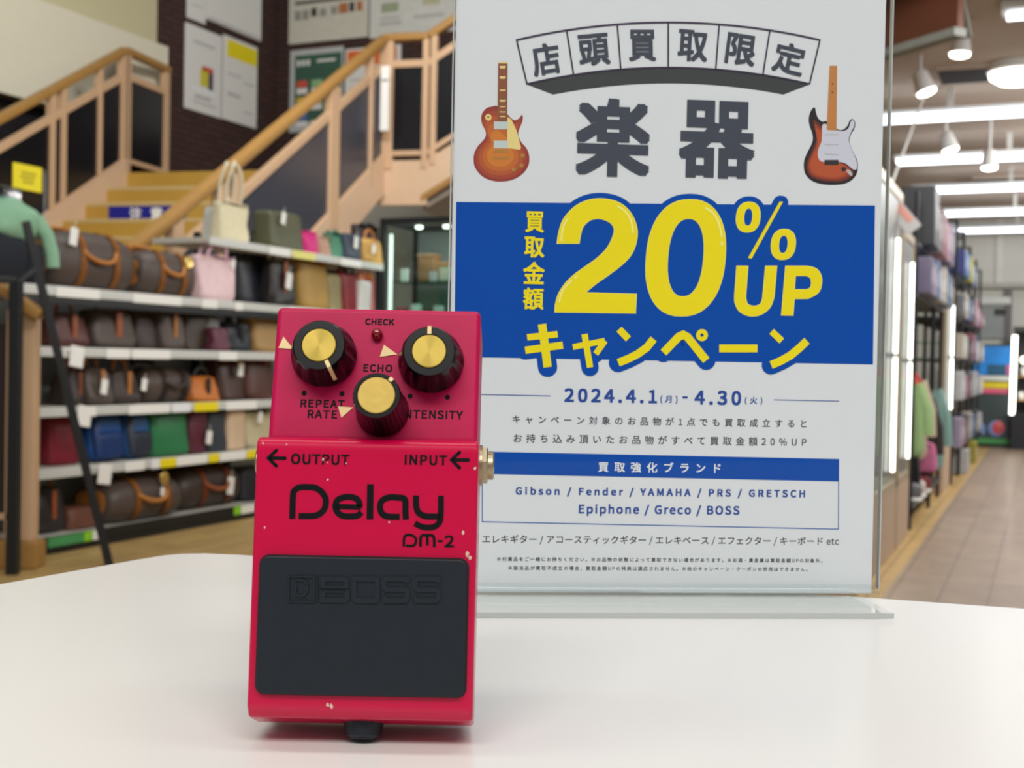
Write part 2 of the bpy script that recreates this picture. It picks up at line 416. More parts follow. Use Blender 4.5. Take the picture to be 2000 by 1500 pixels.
# ceiling beams across the aisle, air vents, lamps
XD = Vector((AX.y, -AX.x, 0))
rows = ['first', 'second', 'third', 'fourth', 'fifth']
for i, (px, py, zc) in enumerate([(1733, 243, 2.70), (1745, 325, 2.70), (1779, 381, 2.70), (1812, 424, 2.70), (1835, 456, 2.70)]):
    d = (zc - CAMZ) * F / (hor(1866) - (235, 318, 374, 419, 452)[i])
    o = P(px, py, d * 1.02); o.z = zc
    if i == 0: o = o - XD * 0.5
    t = thing('ceiling_tube_light', 'long white fluorescent ceiling light over the aisle, %s row from the front' % rows[i], 'ceiling light', frame(o, XD), 'fluorescent rows over the aisle')
    b = B(); box(b, (0, -0.035, 0.045), (4.0, 0.035, 0.085), 0.01); obj('housing', b, lampwhite, t)
    for k in (0, 1):
        for yy in (-0.045, 0.045):
            b = B(); tube(b, [(0.03 + 2 * k, yy, 0.02), (1.97 + 2 * k, yy, 0.02)], 0.022, 10); obj('fluorescent_tube', b, tubeglow, t)
    b = B(); box(b, (0.9, -0.02, 0.085), (0.94, 0.02, 0.22)); obj('hanger', b, lampwhite, t); b = B(); box(b, (3.0, -0.02, 0.085), (3.04, 0.02, 0.22)); obj('hanger', b, lampwhite, t)
for px, py, d in ((1915, 258, 8.1), (1955, 401, 12.6)):
    o = P(px, py, d); o.z = 2.90
    t = thing('air_vent', 'dark ceiling air vent %s' % ('behind the first fluorescent row' if px == 1915 else 'deep in the aisle by the third row'), 'vent', frame(o, XD), 'ceiling air vents')
    b = B(); box(b, (-0.28, -0.22, -0.01), (0.28, 0.22, 0.03), 0.01); obj('vent_frame', b, ceilm, t)
    b = B()
    for k in range(9): box(b, (-0.26, -0.20 + k * 0.045, -0.016), (0.26, -0.18 + k * 0.045, -0.006))
    obj('grille', b, mat('dark_grille', (48, 46, 44), 0.7), t)

def spot(px, py, d, label, tilt=0.0, stem=0.22):
    o = P(px, py, d)
    t = thing('spotlight', label, 'spotlight', frame(o, XD), 'white spotlights over the aisle')
    R = Matrix.Rotation(tilt, 4, 'Y')
    b = B(); lathe(b, [(0.035, 0.13), (0.045, 0.12), (0.062, 0.01), (0.066, 0.0), (0.058, -0.002)][::-1], 24, R); obj('lamp_head', b, lampwhite, t)
    b = B(); lathe(b, [(0.0585, -0.004), (0.055, -0.018), (0.03, -0.027), (0.004, -0.03)][::-1], 24, R); obj('lamp_lens', b, spotglow, t)
    top = R @ Vector((0, 0, 0.12)); b = B(); tube(b, [top, (top.x, 0, 2.92 - o.z)], 0.012, 8); obj('stem', b, lampwhite, t)
spot(1875, 104, 7.3, 'large white spotlight hanging right of the brown bulkhead', 0.05)
spot(1809, 178, 7.7, 'white spotlight below the bulkhead, tilted towards the cases', -0.35)
spot(1856, 291, 9.2, 'small white spotlight between the first and second fluorescent rows', -0.3)
spot(1932, 326, 9.6, 'small white spotlight at the second fluorescent row', 0.0)
spot(1893, 3, 6.9, 'white spotlight at the top edge above the others', 0.2)
# round flush lamp and the track along the bulkhead
o = P(1985, 196, 7.9); o.z = 2.86
t = thing('flush_ceiling_lamp', 'white oval flush lamp on the ceiling before the fluorescent rows', 'ceiling light', frame(o, XD))
b = B(); lathe(b, [(0.02, -0.07), (0.11, -0.065), (0.165, -0.03), (0.17, 0.0)], 32); obj('diffuser', b, spotglow, t)
b = B(); lathe(b, [(0.17, 0.0), (0.185, 0.01), (0.185, 0.06), (0.15, 0.062)], 32); obj('lamp_rim', b, lampwhite, t)
o = P(1995, 5, 6.6); o.z = 2.84
t = thing('ceiling_tube_light', 'short fluorescent light at the top right corner by the bulkhead', 'ceiling light', frame(o - XD * 0.1, XD), 'fluorescent rows over the aisle')
b = B(); box(b, (0, -0.11, 0.03), (1.3, 0.11, 0.08), 0.01); obj('housing', b, lampwhite, t)
b = B(); tube(b, [(0.03, 0, 0.01), (1.27, 0, 0.01)], 0.02, 10); obj('fluorescent_tube', b, tubeglow, t)
b = B(); beam(b, P(1868, -20, 6.3), P(1886, 70, 6.6), 0.06, 0.04, 0.004)
tag(obj('lamp_track', b, greytrim), 'grey lamp track running past the brown bulkhead', 'track')

# ------------------------------------------------------------------ counter table
pts = [(-260, 1196), (0, 1140), (150, 1113), (262, 1093), (318, 1084), (352, 1081), (400, 1080), (470, 1083), (560, 1089), (1720, 1168), (2000, 1188), (2500, 1223)]
tp = [ground(x, y, TZ)[:2] for x, y in pts]
e0 = Vector(tp[0]); dl = (Vector(tp[0]) - Vector(tp[1])).normalized()
tp = [tuple(e0 + dl * 0.75)] + [tuple(p) for p in tp] + [(0.95, 0.2), (0.75, -0.25)]
t = thing('counter_table', 'white topped counter table with a rounded corner under the pedal and the sign', 'table', Matrix.Translation((0.15, 0.25, 0)))
b = B(); prism(b, [(p[0] - 0.15, p[1] - 0.25) for p in tp[::-1]], TZ - 0.028, TZ, None, 0.0015, 2)
obj('tabletop', b, mat('white_laminate', (230, 229, 225), 0.22, var=0.012, scale=3, spec=0.5), t, 50, None, True)
b = B(); box(b, (-0.045, -0.045, 0.03), (0.045, 0.045, TZ - 0.028), 0.008); obj('leg', b, lgrey, t)
b = B(); box(b, (-0.28, -0.25, 0.0), (0.28, 0.25, 0.03), 0.01); obj('base_plate', b, lgrey, t)

# ------------------------------------------------------------------ guitar effect pedal, leaning back on its thumb screw
LEAN = 0.2897
pv = Vector((0, math.sin(LEAN), math.cos(LEAN))); pw = Vector((0, -math.cos(LEAN), math.sin(LEAN)))
PX = -0.0438                                        # middle of the pedal, sideways
PO = Vector((PX, 0, 0)) + pv * 0.1155 + pw * (-0.386); PO.y -= 0.0040; PO.z = TZ + 0.0012
M_PED = Matrix.Translation(PO) @ Matrix((Vector((1, 0, 0)), pv, pw)).transposed().to_4x4()
WP = 0.0361
panelS = Surf(PO + pw * WP, (1, 0, 0), pv)          # knob panel
TL0, TL1 = Vector((0.0030, 0.0342)), Vector((0.0800, 0.04855))   # treadle face, side view (v, w)
td = (TL1 - TL0).normalized()
tv = pv * td.x + pw * td.y
TO = PO + pv * TL0.x + pw * TL0.y
treadS = Surf(TO, (1, 0, 0), tv)
M_PANEL = M_PED.inverted() @ panelS.mat(); M_TREAD = M_PED.inverted() @ treadS.mat()

red = mat('red_enamel', (188, 4, 60), 0.22, var=0.05, scale=90, coat=0.05, spec=0.35)
redpanel = mat('worn_red_panel_enamel', (180, 10, 72), 0.4, var=0.08, scale=120, spec=0.22)
ink = mat('black_print', (12, 10, 14), 0.6, var=0.05, spec=0.15)
rubber = mat('black_rubber', (15, 23, 32), 0.46, var=0.12, scale=160, bump=0.04, spec=0.4)
knobm = mat('black_knob_plastic', (11, 12, 14), 0.28, var=0.1, scale=30, spec=0.3)
steel = mat('worn_nickel', (172, 160, 132), 0.38, 0.9, var=0.2, scale=60)
chip = mat('bare_metal_chip', (206, 178, 160), 0.6, var=0.15, scale=400)
stick = mat('cream_sticker', (232, 204, 148), 0.6, var=0.05)
ledm = mat('dark_red_led', (120, 0, 8), 0.08, var=0.05, coat=0.6)

# brushed gold cap: spokes of light and dark brass follow the turning of the lathe
def brushed():
    m = mat('brushed_gold_cap', (188, 162, 70), 0.45, 0.45, var=0.08, scale=300)
    nt = m.node_tree; b = nt.nodes['Principled BSDF']
    b.inputs['Anisotropic'].default_value = 0.8
    tg = nt.nodes.new('ShaderNodeTangent'); tg.direction_type = 'RADIAL'; tg.axis = 'Z'
    nt.links.new(tg.outputs[0], b.inputs['Tangent'])
    return m
goldcap = brushed()
goldworn = mat('worn_gold_cap', (190, 162, 80), 0.55, 0.4, var=0.25, scale=160, bump=0.03)

ped = thing('effect_pedal', 'red delay guitar effect pedal with three black knobs leaning upright on the white table', 'effect pedal', M_PED)
# side view profile is (v, w); prisms are built along u
def along_u(bm, prof, hw, bev, seg=3):
    M = Matrix(((0, 0, 1, 0), (1, 0, 0, 0), (0, 1, 0, 0), (0, 0, 0, 1)))
    return prism(bm, prof, -hw, hw, M, bev, seg)
b = B(); along_u(b, [(0.0008, 0.002), (0.1285, 0.002), (0.1285, WP), (0.084, WP), (0.07, 0.030), (0.0012, 0.0175)], 0.0332, 0.0018)
encl = obj('enclosure', b, redpanel, ped, 60, None, True)
b = B(); along_u(b, [(0.0004, 0.016), (-0.0022, 0.0182), (-0.0008, 0.0312), (0.0022, 0.0340), (0.0790, 0.04835), (0.0812, 0.0480), (0.0826, 0.0462), (0.0834, 0.0355), (0.0834, 0.016)], 0.0340, 0.0012)
trd = obj('treadle', b, red, ped, 60, None, True)
b = B(); box(b, (-0.0325, 0.0, 0.0), (0.0325, 0.128, 0.0022), 0.0008); obj('base_pad', b, rubber, ped)

# knobs
def knob(px, py, H, r0, r1, rc_, kind, mark, label, capm):
    c = panelS.uv(px, py, H)
    M = M_PANEL @ Matrix.Translation((c.x, c.y, 0))
    if kind == 'fluted':
        fl = lambda a, r, z: 1.0 - (0.085 * max(0.0, math.cos(11 * a + 0.5)) if 0.0022 < z < H - 0.0012 and r > rc_ * 1.1 else 0)
        prof = [(r0 * 0.98, 0.0004), (r0, 0.0012), (r0, 0.0026), (r0 * 0.985, 0.0032), (r0 * 0.95, H * 0.45), (r1 * 1.05, H * 0.8), (r1, H * 0.93), (r1 * 0.93, H), (rc_ * 1.05, H), (rc_ * 1.02, H - 0.0004)]
    else:
        fl = lambda a, r, z: 1.0 - (0.035 * (0.5 + 0.5 * math.cos(30 * a)) if 0.001 < z < H - 0.001 and r > rc_ * 1.1 else 0)
        prof = [(r0, 0.0004), (r0, 0.0018), (r0 * 0.99, 0.0024), (r1 * 1.02, H * 0.5), (r1, H - 0.0012), (r1 * 0.95, H), (rc_ * 1.05, H), (rc_ * 1.02, H - 0.0004)]
    b = B(); lathe(b, prof, 120, None, fl); k = obj('knob', b, knobm, ped, 50, M); k['label'] = label
    b = B(); lathe(b, [(rc_, H - 0.0012), (rc_, H + 0.0001), (rc_ * 0.96, H + 0.0004), (0.0002, H + 0.0004)], 64); obj('knob_cap', b, capm, k, 30)
    b = B(); a = mark; ca, sa = math.cos(a), math.sin(a)
    if kind == 'fluted':
        pr = [(rc_ * 1.05, H + 0.0002), (r1 * 0.95, H + 0.0002), (r1 * 1.04, H * 0.88), (r1 * 1.09, H * 0.7), (r0 * 0.99, H * 0.42)]
    else: pr = [(rc_ * 1.04, H + 0.0002), (r1 * 0.97, H + 0.0002), (r1 * 1.02, H - 0.002)]
    if a > math.pi / 4 and a < 2.2: pr = pr[:4]
    t_ = bmesh.new(); wd = 0.00062
    L = [t_.verts.new((r * ca - wd * sa, r * sa + wd * ca, z + 0.00012)) for r, z in pr]; R = [t_.verts.new((r * ca + wd * sa, r * sa - wd * ca, z + 0.00012)) for r, z in pr]
    for i in range(len(L) - 1): t_.faces.new((L[i], R[i], R[i + 1], L[i + 1]))
    merge(b, t_); obj('pointer_line', b, stick, k, 0)
    return k
knob(623, 674, 0.0125, 0.0105, 0.0084, 0.00535, 'fluted', math.radians(-63), 'fluted black repeat rate knob with gold cap', goldcap)
knob(838, 686, 0.0125, 0.0105, 0.0084, 0.00535, 'fluted', math.radians(91), 'fluted black intensity knob with gold cap', goldcap)
knob(735, 772, 0.0200, 0.0084, 0.0074, 0.0057, 'ribbed', math.radians(50), 'tall ribbed black echo knob with worn gold cap', goldworn)

c = panelS.uv(737, 655); b = B()
lathe(b, [(0.0019, 0.0), (0.0019, 0.0012), (0.0017, 0.0022), (0.0012, 0.0029), (0.0005, 0.0032), (0.0001, 0.0032)], 24)
obj('check_light', b, ledm, ped, 60, M_PANEL @ Matrix.Translation((c.x, c.y, 0)))
b = B()
for px, py in ((594, 768), (668, 769), (801, 774), (874, 776), (639, 636)): disc(b, panelS.uv(px, py), 0.00082, 0.00012, 20)
def ptext(bm, S, s, xl, xr, yt, ybl, ybr=None, off=0.0, z=0.00012, res=3, spaced=True, fat=0.0):
    ybr = ybl if ybr is None else ybr
    a, c_, t_ = S.uv(xl, ybl), S.uv(xr, ybr), S.uv(xl, yt)
    h = t_.y - a.y; ym = (a.y + c_.y) / 2
    return write(bm, s, a.x, c_.x, ym, ym + h, z, 0.0 if fat else off, 0, res, spaced, fat)
for s, xl, xr, yt, yb in (('CHECK', 713, 770, 622, 634.5), ('ECHO', 709.5, 766, 711, 726), ('REPEAT', 586.5, 672.5, 780, 795.5), ('RATE', 600.5, 658, 800.5, 816.5), ('INTENSITY', 782.5, 904, 800, 817)):
    ptext(b, panelS, s, xl, xr, yt, yb, yb + (xr - xl) * 0.021, 0.0, 0.00012, 4, True, 0.00009)
obj('panel_lettering', b, ink, encl, 0, M_PANEL)
for tri in (((544, 680), (573, 682), (554, 658)), ((742, 697.5), (776, 692.5), (750, 674)), ((660.5, 794), (690, 796), (667, 816.5))):
    b = B(); flat(b, [[panelS.uv(*p) for p in tri]], 0.0003); obj('marker_sticker', b, stick, encl, 0, M_PANEL)

# printing on the treadle
def PT(x, y, ox=470, oy=830, k=3.846): return tuple(treadS.uv(ox + x / k, oy + y / k))
UP = 1 / (F / 0.378) / 3.846                       # one crop pixel on the treadle, in metres
b = B()
def stroke(bm, pts, wd, sm=True): ribbon(bm, smooth_path([PT(*p) for p in pts], False, 4) if sm else [PT(*p) for p in pts], wd * UP, 0.00012)
stroke(b, [(388, 706), (391, 600), (393, 535), (402, 495), (440, 470), (500, 466), (560, 472), (605, 500), (636, 545), (640, 590), (626, 635), (590, 670), (540, 684), (436, 684)], 46)
stroke(b, [(908, 655), (880, 680), (840, 686), (780, 685), (735, 663), (712, 615), (728, 565), (780, 543), (840, 543), (880, 563), (894, 600), (893, 618)], 46)
stroke(b, [(712, 612), (905, 618)], 40, False)
stroke(b, [(975, 445), (971, 710)], 50, False)
stroke(b, [(1195, 690), (1110, 688), (1065, 668), (1047, 620), (1060, 572), (1110, 545), (1180, 545), (1225, 552), (1238, 580), (1238, 650), (1242, 712)], 46)
stroke(b, [(1318, 530), (1318, 600), (1334, 655), (1380, 684), (1440, 688), (1500, 688)], 46)
stroke(b, [(1505, 532), (1503, 680), (1490, 735), (1450, 766), (1390, 770), (1345, 758), (1308, 738)], 44)
stroke(b, [(1226, 915), (1228, 850), (1245, 828), (1285, 828), (1314, 850), (1316, 880), (1298, 906), (1242, 908)], 19)
stroke(b, [(1351, 915), (1352, 850), (1366, 830), (1400, 828), (1438, 830), (1453, 850), (1454, 918)], 21)
stroke(b, [(1403, 830), (1403, 905)], 20, False)
stroke(b, [(1482, 872), (1518, 873)], 17, False)
ptext(b, treadS, '2', 868, 886.5, 1045.5, 1069, 1069, 0.0, 0.00012, 4, True, 0.00013)
ptext(b, treadS, 'OUTPUT', 568, 682, 885.5, 906.5, 909, 0.0, 0.00012, 4, True, 0.00013)
ptext(b, treadS, 'INPUT', 790, 873, 888, 908, 909.5, 0.0, 0.00012, 4, True, 0.00013)
for ox in ((0, 0), (1376, 14)):
    sh_ = lambda p: (p[0] + ox[0], p[1] + ox[1])
    stroke(b, [sh_(p) for p in ((268, 192), (208, 248), (268, 308))], 25, False)
    stroke(b, [sh_(p) for p in ((215, 248), (334, 250))], 27, False)
    for q in ((268, 192), (268, 308), (334, 250)): disc(b, PT(*sh_(q)), 12.6 * UP, 0.00012, 16)
obj('treadle_lettering', b, ink, trd, 0, M_TREAD)
# rubber foot pad with raised lettering
b = B(); q = [treadS.uv(512, 1085.5), treadS.uv(912, 1091), treadS.uv(908.5, 1356), treadS.uv(500.5, 1352.5)]
xl, xr = (q[0].x + q[3].x) / 2, (q[1].x + q[2].x) / 2
prism(b, rrect(xl - 0.0006, q[3].y - 0.0005, xr + 0.0006, q[0].y + 0.0005, 0.003), -0.0008, 0.0003); obj('pad_recess', b, mat('dark_recess', (40, 8, 20), 0.5), trd, 40, M_TREAD)
b = B(); prism(b, rrect(xl, q[3].y, xr, q[0].y, 0.0026), -0.001, 0.0020, None, 0.0011, 3); pad = obj('rubber_pad', b, rubber, ped, 60, M_TREAD, True)
b = B(); Pb = lambda x, y: tuple(treadS.uv(460 + x / 3.658, 1070 + y / 3.658, 0.002)); U2 = UP * 3.846 / 3.658
def emb(pts, wd, closed=False): ribbon(b, [Pb(*p) for p in pts], wd * U2, 0.0019, closed, None, 0.00065)
emb([(382, 205), (565, 207), (562, 385), (380, 382)], 12, True)
emb([(430, 225), (480, 228), (515, 255), (518, 300), (495, 335), (465, 345), (435, 330), (428, 290), (440, 255)], 15)
emb([(585, 205), (582, 385)], 12)
for x0 in (608,):
    emb([(x0 + 18, 222), (x0 + 170, 222), (x0 + 186, 234), (x0 + 184, 278), (x0 + 172, 290), (x0 + 18, 288)], 34, True)
    emb([(x0 + 18, 302), (x0 + 176, 304), (x0 + 192, 318), (x0 + 190, 362), (x0 + 176, 374), (x0 + 16, 372)], 34, True)
emb([(850, 222), (1008, 222), (1014, 236), (1012, 362), (1000, 376), (862, 376), (850, 362), (848, 236)], 36, True)
for x0 in (1040, 1262):
    emb([(x0 + 190, 250), (x0 + 185, 222), (x0 + 35, 222), (x0 + 20, 240), (x0 + 22, 282), (x0 + 40, 298), (x0 + 175, 298), (x0 + 188, 316), (x0 + 186, 360), (x0 + 172, 376), (x0 + 30, 376), (x0 + 20, 345)], 34)
obj('raised_lettering', b, rubber, pad, 40)
# paint chips
b = B()
for px, py, s in ((631, 897, 3), (640, 937, 2.5), (760, 1020, 2), (905, 1040, 3.5), (912, 1082, 5), (918, 1090, 4), (928, 915, 3), (640, 1376, 4), (647, 1378, 4.5), (502, 870, 2.5), (514, 866, 2), (920, 1335, 3), (921, 1368, 2.5), (517, 1030, 2), (676, 905, 1.5), (560, 868, 1.5), (640, 903, 1.3)):
    c = treadS.uv(px, py); rr = s * 0.000158 * 0.95; n = 9
    pl = [(c.x + rr * random.uniform(0.5, 1.15) * math.cos(k * 2 * math.pi / n), c.y + rr * random.uniform(0.7, 1.6) * math.sin(k * 2 * math.pi / n)) for k in range(n)]
    if abs(c.x) < 0.0332: flat(b, [pl], 0.00016)
obj('paint_chips', b, chip, trd, 0, M_TREAD)
# jacks
for sx, lb in ((1, 'input_jack'), (-1, 'output_jack')):
    M = Matrix(((0, 0, sx, sx * 0.0335), (0, 1, 0, 0.0795), (-sx, 0, 0, 0.0235), (0, 0, 0, 1)))
    b = B(); lathe(b, [(0.0066, 0), (0.0066, 0.0012), (0.0060, 0.0013)], 32)
    lathe(b, [(0.0062, 0.0013), (0.0062, 0.0026), (0.0056, 0.003)], 6)
    lathe(b, [(0.0046, 0.0028), (0.0046, 0.0046), (0.0042, 0.005), (0.0031, 0.005), (0.0030, 0.001)], 32)
    obj(lb, b, steel, ped, 30, M)
# thumb screw under the front edge
M = Matrix(((1, 0, 0, 0.0), (0, 0, -1, 0.0), (0, 1, 0, 0.0212), (0, 0, 0, 1)))
kn = lambda a, r, z: 1 - (0.035 * (0.5 + 0.5 * math.cos(28 * a)) if 0.0012 < z < 0.0048 else 0)
b = B(); lathe(b, [(0.0034, -0.002), (0.0061, 0.0002), (0.0063, 0.0016), (0.0054, 0.0056), (0.0043, 0.0059), (0.0040, 0.0065), (0.0034, 0.0067), (0.0002, 0.0067)], 112, None, kn)
obj('thumb_screw', b, rubber, ped, 50, M)

# ------------------------------------------------------------------ acrylic stand and the poster in it
YAW = math.radians(5)
cs = ground(1313, 1163, TZ)
SX, SN = Vector((math.cos(YAW), math.sin(YAW), 0)), Vector((math.sin(YAW), -math.cos(YAW), 0))
postS = Surf(cs, SX, (0, 0, 1))                     # front of the printed sheet
acry = clear('clear_acrylic', (252, 253, 253), 1.36, 0.01)
acre = mat('acrylic_cut_edge', (176, 180, 178), 0.1, var=0.05, spec=0.8)
sl, sr = postS.uv(884.5, 300).x, postS.uv(1729, 300).x       # sheet sides
pl, pr_, pt_ = sl + 0.0003, sr - 0.0016, 0.3115
st = thing('acrylic_sign_stand', 'clear acrylic L shaped sign stand holding the campaign poster', 'sign stand', postS.mat())
b = B(); box(b, (sl - 0.0005, 0.0030, 0.0012), (sr + 0.0012, pt_ + 0.004, 0.0024), 0.0003); obj('front_sheet', b, acry, st)
b = B(); box(b, (sl - 0.0005, 0.0012, -0.0036), (sr + 0.0012, pt_ + 0.004, -0.0012), 0.0003); obj('back_sheet', b, acry, st)
foot_r = postS.uv(1714, 1165).x
b = B()
pf = lambda px, py: (lambda q: ((q - cs).dot(SX), (q - cs).dot(SN)))(ground(px, py, TZ + 0.0025))
fr_, fl_ = pf(1747, 1199), pf(940, 1176)
fx0, fx1, fy = sl - 0.0005, fr_[0], fr_[1]
Mf = Matrix(((1, 0, 0, 0), (0, 0, 1, 0), (0, 1, 0, 0), (0, 0, 0, 1)))   # (s, n, t) -> local (s, t, n)
prism(b, [(fx0, 0.0), (fx1 - 0.0005, 0.0), (fx1 - 0.0005, fy - 0.0006), (fx0, fy - 0.0006)], 0.0003, 0.0028, Mf, 0.0002); obj('foot', b, acry, st)
b = B(); prism(b, [(fx0, fy - 0.0006), (fx1, fy - 0.0006), (fx1, fy), (fx0, fy)], 0.0003, 0.0028, Mf, 0.0002); obj('foot_front_edge', b, acre, st)
b = B(); box(b, (sr + 0.0012, 0.004, -0.0012), (sr + 0.0018, pt_ + 0.004, 0.0024)); obj('side_edge', b, acre, st); b = B(); box(b, (sl - 0.0011, 0.004, -0.0012), (sl - 0.0005, pt_ + 0.004, 0.0024)); obj('side_edge', b, acre, st)
b = B(); M = Matrix(((0, 0, 1, 0), (1, 0, 0, 0), (0, 1, 0, 0), (0, 0, 0, 1)))
arc = [(0.0028 + 0.0032 * (1 - math.cos(k * math.pi / 12)), 0.0032 * math.sin(k * math.pi / 12) + 0.0012) for k in range(7)]
prism(b, [(0.0003, 0.0012)] + [(0.0003, 0.0046), (0.0028, 0.0046)] + [(0.0034, 0.0034), (0.0046, 0.0026), (0.0062, 0.0024), (0.0062, 0.0012)], sl - 0.0005, sr + 0.0012, M); obj('bent_corner', b, clear('bent_acrylic', (250, 252, 252), 1.5, 0.12), st)

paper = mat('white_poster_paper', (222, 224, 227), 0.55, var=0.008, scale=6, spec=0.3)
pblue = mat('campaign_blue_print', (0, 74, 168), 0.45, var=0.01, spec=0.1)
pyel = mat('campaign_yellow_print', (244, 222, 8), 0.45, var=0.01, spec=0.3)
pedge = mat('pale_outline_print', (250, 240, 130), 0.45, var=0.01, spec=0.3)
pgrey = mat('dark_grey_print', (66, 70, 82), 0.5, var=0.02, spec=0.3)
pline = mat('dark_violet_print', (58, 46, 70), 0.5, var=0.02, spec=0.3)
pchar = mat('charcoal_print', (62, 64, 64), 0.5, var=0.02, spec=0.3)
ptxt = mat('grey_text_print', (70, 70, 78), 0.5, var=0.02, spec=0.3)
pnavy = mat('navy_text_print', (34, 72, 152), 0.5, var=0.02, spec=0.3)
pwht = mat('white_print', (232, 236, 240), 0.5, var=0.01, spec=0.3)

po = thing('campaign_poster', 'white and blue instrument buying campaign poster standing in the clear acrylic holder', 'poster', postS.mat())
def Q(px, py): return tuple(postS.uv(px, py))
def c4(x, y): return Q(880 + x / 3.846, y / 3.846)
def c5(x, y): return Q(1300 + x / 3.846, y / 3.846)
def c6(x, y): return Q(880 + x / 3.948, 360 + y / 3.948)
def c7(x, y): return Q(1300 + x / 3.948, 360 + y / 3.948)
PXM = 1 / (F / 0.634)                               # one photo pixel on the poster, in metres
b = B(); box(b, (pl, 0.0014, -0.0009), (pr_, pt_, 0.0)); obj('paper_sheet', b, paper, po, 0)
Z1, Z2, Z3, Z4 = 0.00010, 0.00034, 0.00044, 0.00054

# arched tile banner
ac = (1305, 1331)
def arcp(R, deg): a = math.radians(deg); return Q(ac[0] + R * math.sin(a), ac[1] - R * math.cos(a))
def arcs(R, d0, d1, n=24): return [arcp(R, d0 + (d1 - d0) * k / n) for k in range(n + 1)]
b = B(); flat(b, [arcs(1198, -13.3, 13.3) + arcs(1168, 11.1, -11.1)], Z1); obj('banner_underside', b, pchar, po, 0)
b = B()
ribbon(b, arcs(1287, -13.3, 13.3) , 3.4 * PXM, Z2); ribbon(b, arcs(1199, -13.3, 13.3), 3.0 * PXM, Z2)
for k in range(7):
    a = -13.3 + k * 4.433; ribbon(b, [arcp(1288.5, a), arcp(1198, a)], 3.0 * PXM, Z2 + 0.00002)
obj('banner_outline', b, pline, po, 0)
b = B()
for ch, cx, cy, cw, chh in (('店', 1066, 116, 58, 62), ('頭', 1160, 97, 64, 62), ('買', 1254.5, 89, 57, 62), ('取', 1353, 89.5, 62, 62), ('限', 1447, 97, 63, 62), ('定', 1541, 115, 66, 62)):
    c = Q(cx, cy); an = -math.asin((cx - ac[0]) / 1243); wd, hh = cw * PXM * 0.94, chh * PXM * 0.97
    write(b, ch, c[0] - wd / 2, c[0] + wd / 2, c[1] - hh / 2, c[1] + hh / 2, Z2, 0.0, an, 4, False, 1.5 * PXM)
obj('banner_lettering', b, pgrey, po, 0)
b = B()
for ch, x0, x1, y0, y1 in (('楽', 1123, 1271, 195.5, 343), ('器', 1324, 1476, 200, 346)):
    l_, r_ = Q(x0, y1), Q(x1, y0); write(b, ch, l_[0], r_[0], l_[1], r_[1], Z2, 0.0, 0, 6, False, 4.6 * PXM)
obj('headline_lettering', b, pgrey, po, 0)

# blue campaign band with the big yellow offer
two = [(822, 455), (835, 370), (870, 270), (950, 180), (1040, 130), (1140, 112), (1250, 125), (1340, 170), (1405, 250), (1437, 350), (1430, 450), (1390, 545), (1320, 620), (1230, 690), (1130, 760), (1080, 800), (1038, 836)]
two_in = [(808, 930), (830, 850), (880, 770), (950, 700), (1040, 635), (1130, 570), (1200, 500), (1245, 420), (1262, 350), (1240, 305), (1190, 275), (1130, 264), (1070, 280), (1020, 330), (1000, 395), (990, 455)]
U6 = PXM / 3.948
TWO = smooth_path([c6(*p) for p in two]) + [c6(1432, 848), c6(1424, 993), c6(805, 985)] + smooth_path([c6(*p) for p in two_in])
def oval(x0, x1, y0, y1, skew, n=48, e=0.86, rev=False):
    o = []
    for k in range(n):
        a = 2 * math.pi * k / n * (-1 if rev else 1)
        yy = sgnpow(math.sin(a), e); y = (y0 + y1) / 2 + yy * (y1 - y0) / 2
        o.append(Q((x0 + x1) / 2 + sgnpow(math.cos(a), e) * (x1 - x0) / 2 - skew * (y - (y0 + y1) / 2), y))
    return o
ZERO, ZERO_I = oval(1262, 1416, 390, 617.5, 0.075), oval(1304, 1374, 427, 579.5, 0.075, rev=True)
O1, O1I = oval(1438, 1484, 395, 453.5, 0.07), oval(1452.5, 1469.5, 407, 441.5, 0.07, rev=True)
O2, O2I = oval(1506, 1553, 448, 507, 0.07), oval(1520.5, 1538.5, 460, 495, 0.07, rev=True)
SL = [c7(*p) for p in ((877, 133), (904, 135), (662, 573), (633, 569))]
UU = [c7(*p) for p in ((548, 632), (633, 632), (616, 860))] + smooth_path([c7(*p) for p in ((616, 880), (632, 925), (680, 940), (728, 925), (747, 880))]) + [c7(*p) for p in ((770, 632), (855, 632), (836, 850))] + smooth_path([c7(*p) for p in ((834, 870), (805, 945), (750, 995), (690, 1015), (625, 1010), (565, 975), (535, 915), (531, 860))])
PP = [c7(925, 632)] + smooth_path([c7(*p) for p in ((1090, 632), (1160, 652), (1197, 705), (1200, 770), (1175, 835), (1100, 880))]) + [c7(*p) for p in ((990, 882), (980, 1010), (893, 1008))]
PPI = [c7(1000, 705)] + smooth_path([c7(*p) for p in ((1085, 705), (1115, 725), (1122, 760), (1115, 795), (1085, 812))]) + [c7(992, 812)]
b = B(); flat(b, [[Q(891, 394.5), Q(1709, 401.5), Q(1705, 712), Q(887, 697)]], Z1)
k = 0
for poly in (TWO, ZERO, O1, SL):
    for n_ in range(28):
        k += 1; a_ = 2 * math.pi * n_ / 28; flat(b, [[(p[0] + 11.5 * PXM * math.cos(a_), p[1] + 11.5 * PXM * math.sin(a_)) for p in poly]], Z1 + 0.00002 + n_ * 2e-6)
kana6 = [([(705, 1078), (748, 1410)], 63), ([(590, 1180), (825, 1156)], 48), ([(575, 1280), (865, 1240)], 55), ([(1032, 1155), (1075, 1412)], 48), ([(942, 1255), (1188, 1206)], 44), ([(1190, 1206), (1118, 1308)], 46), ([(1298, 1117), (1370, 1192)], 54), ([(1292, 1376), (1370, 1345), (1440, 1310), (1510, 1260), (1565, 1192)], 60)]
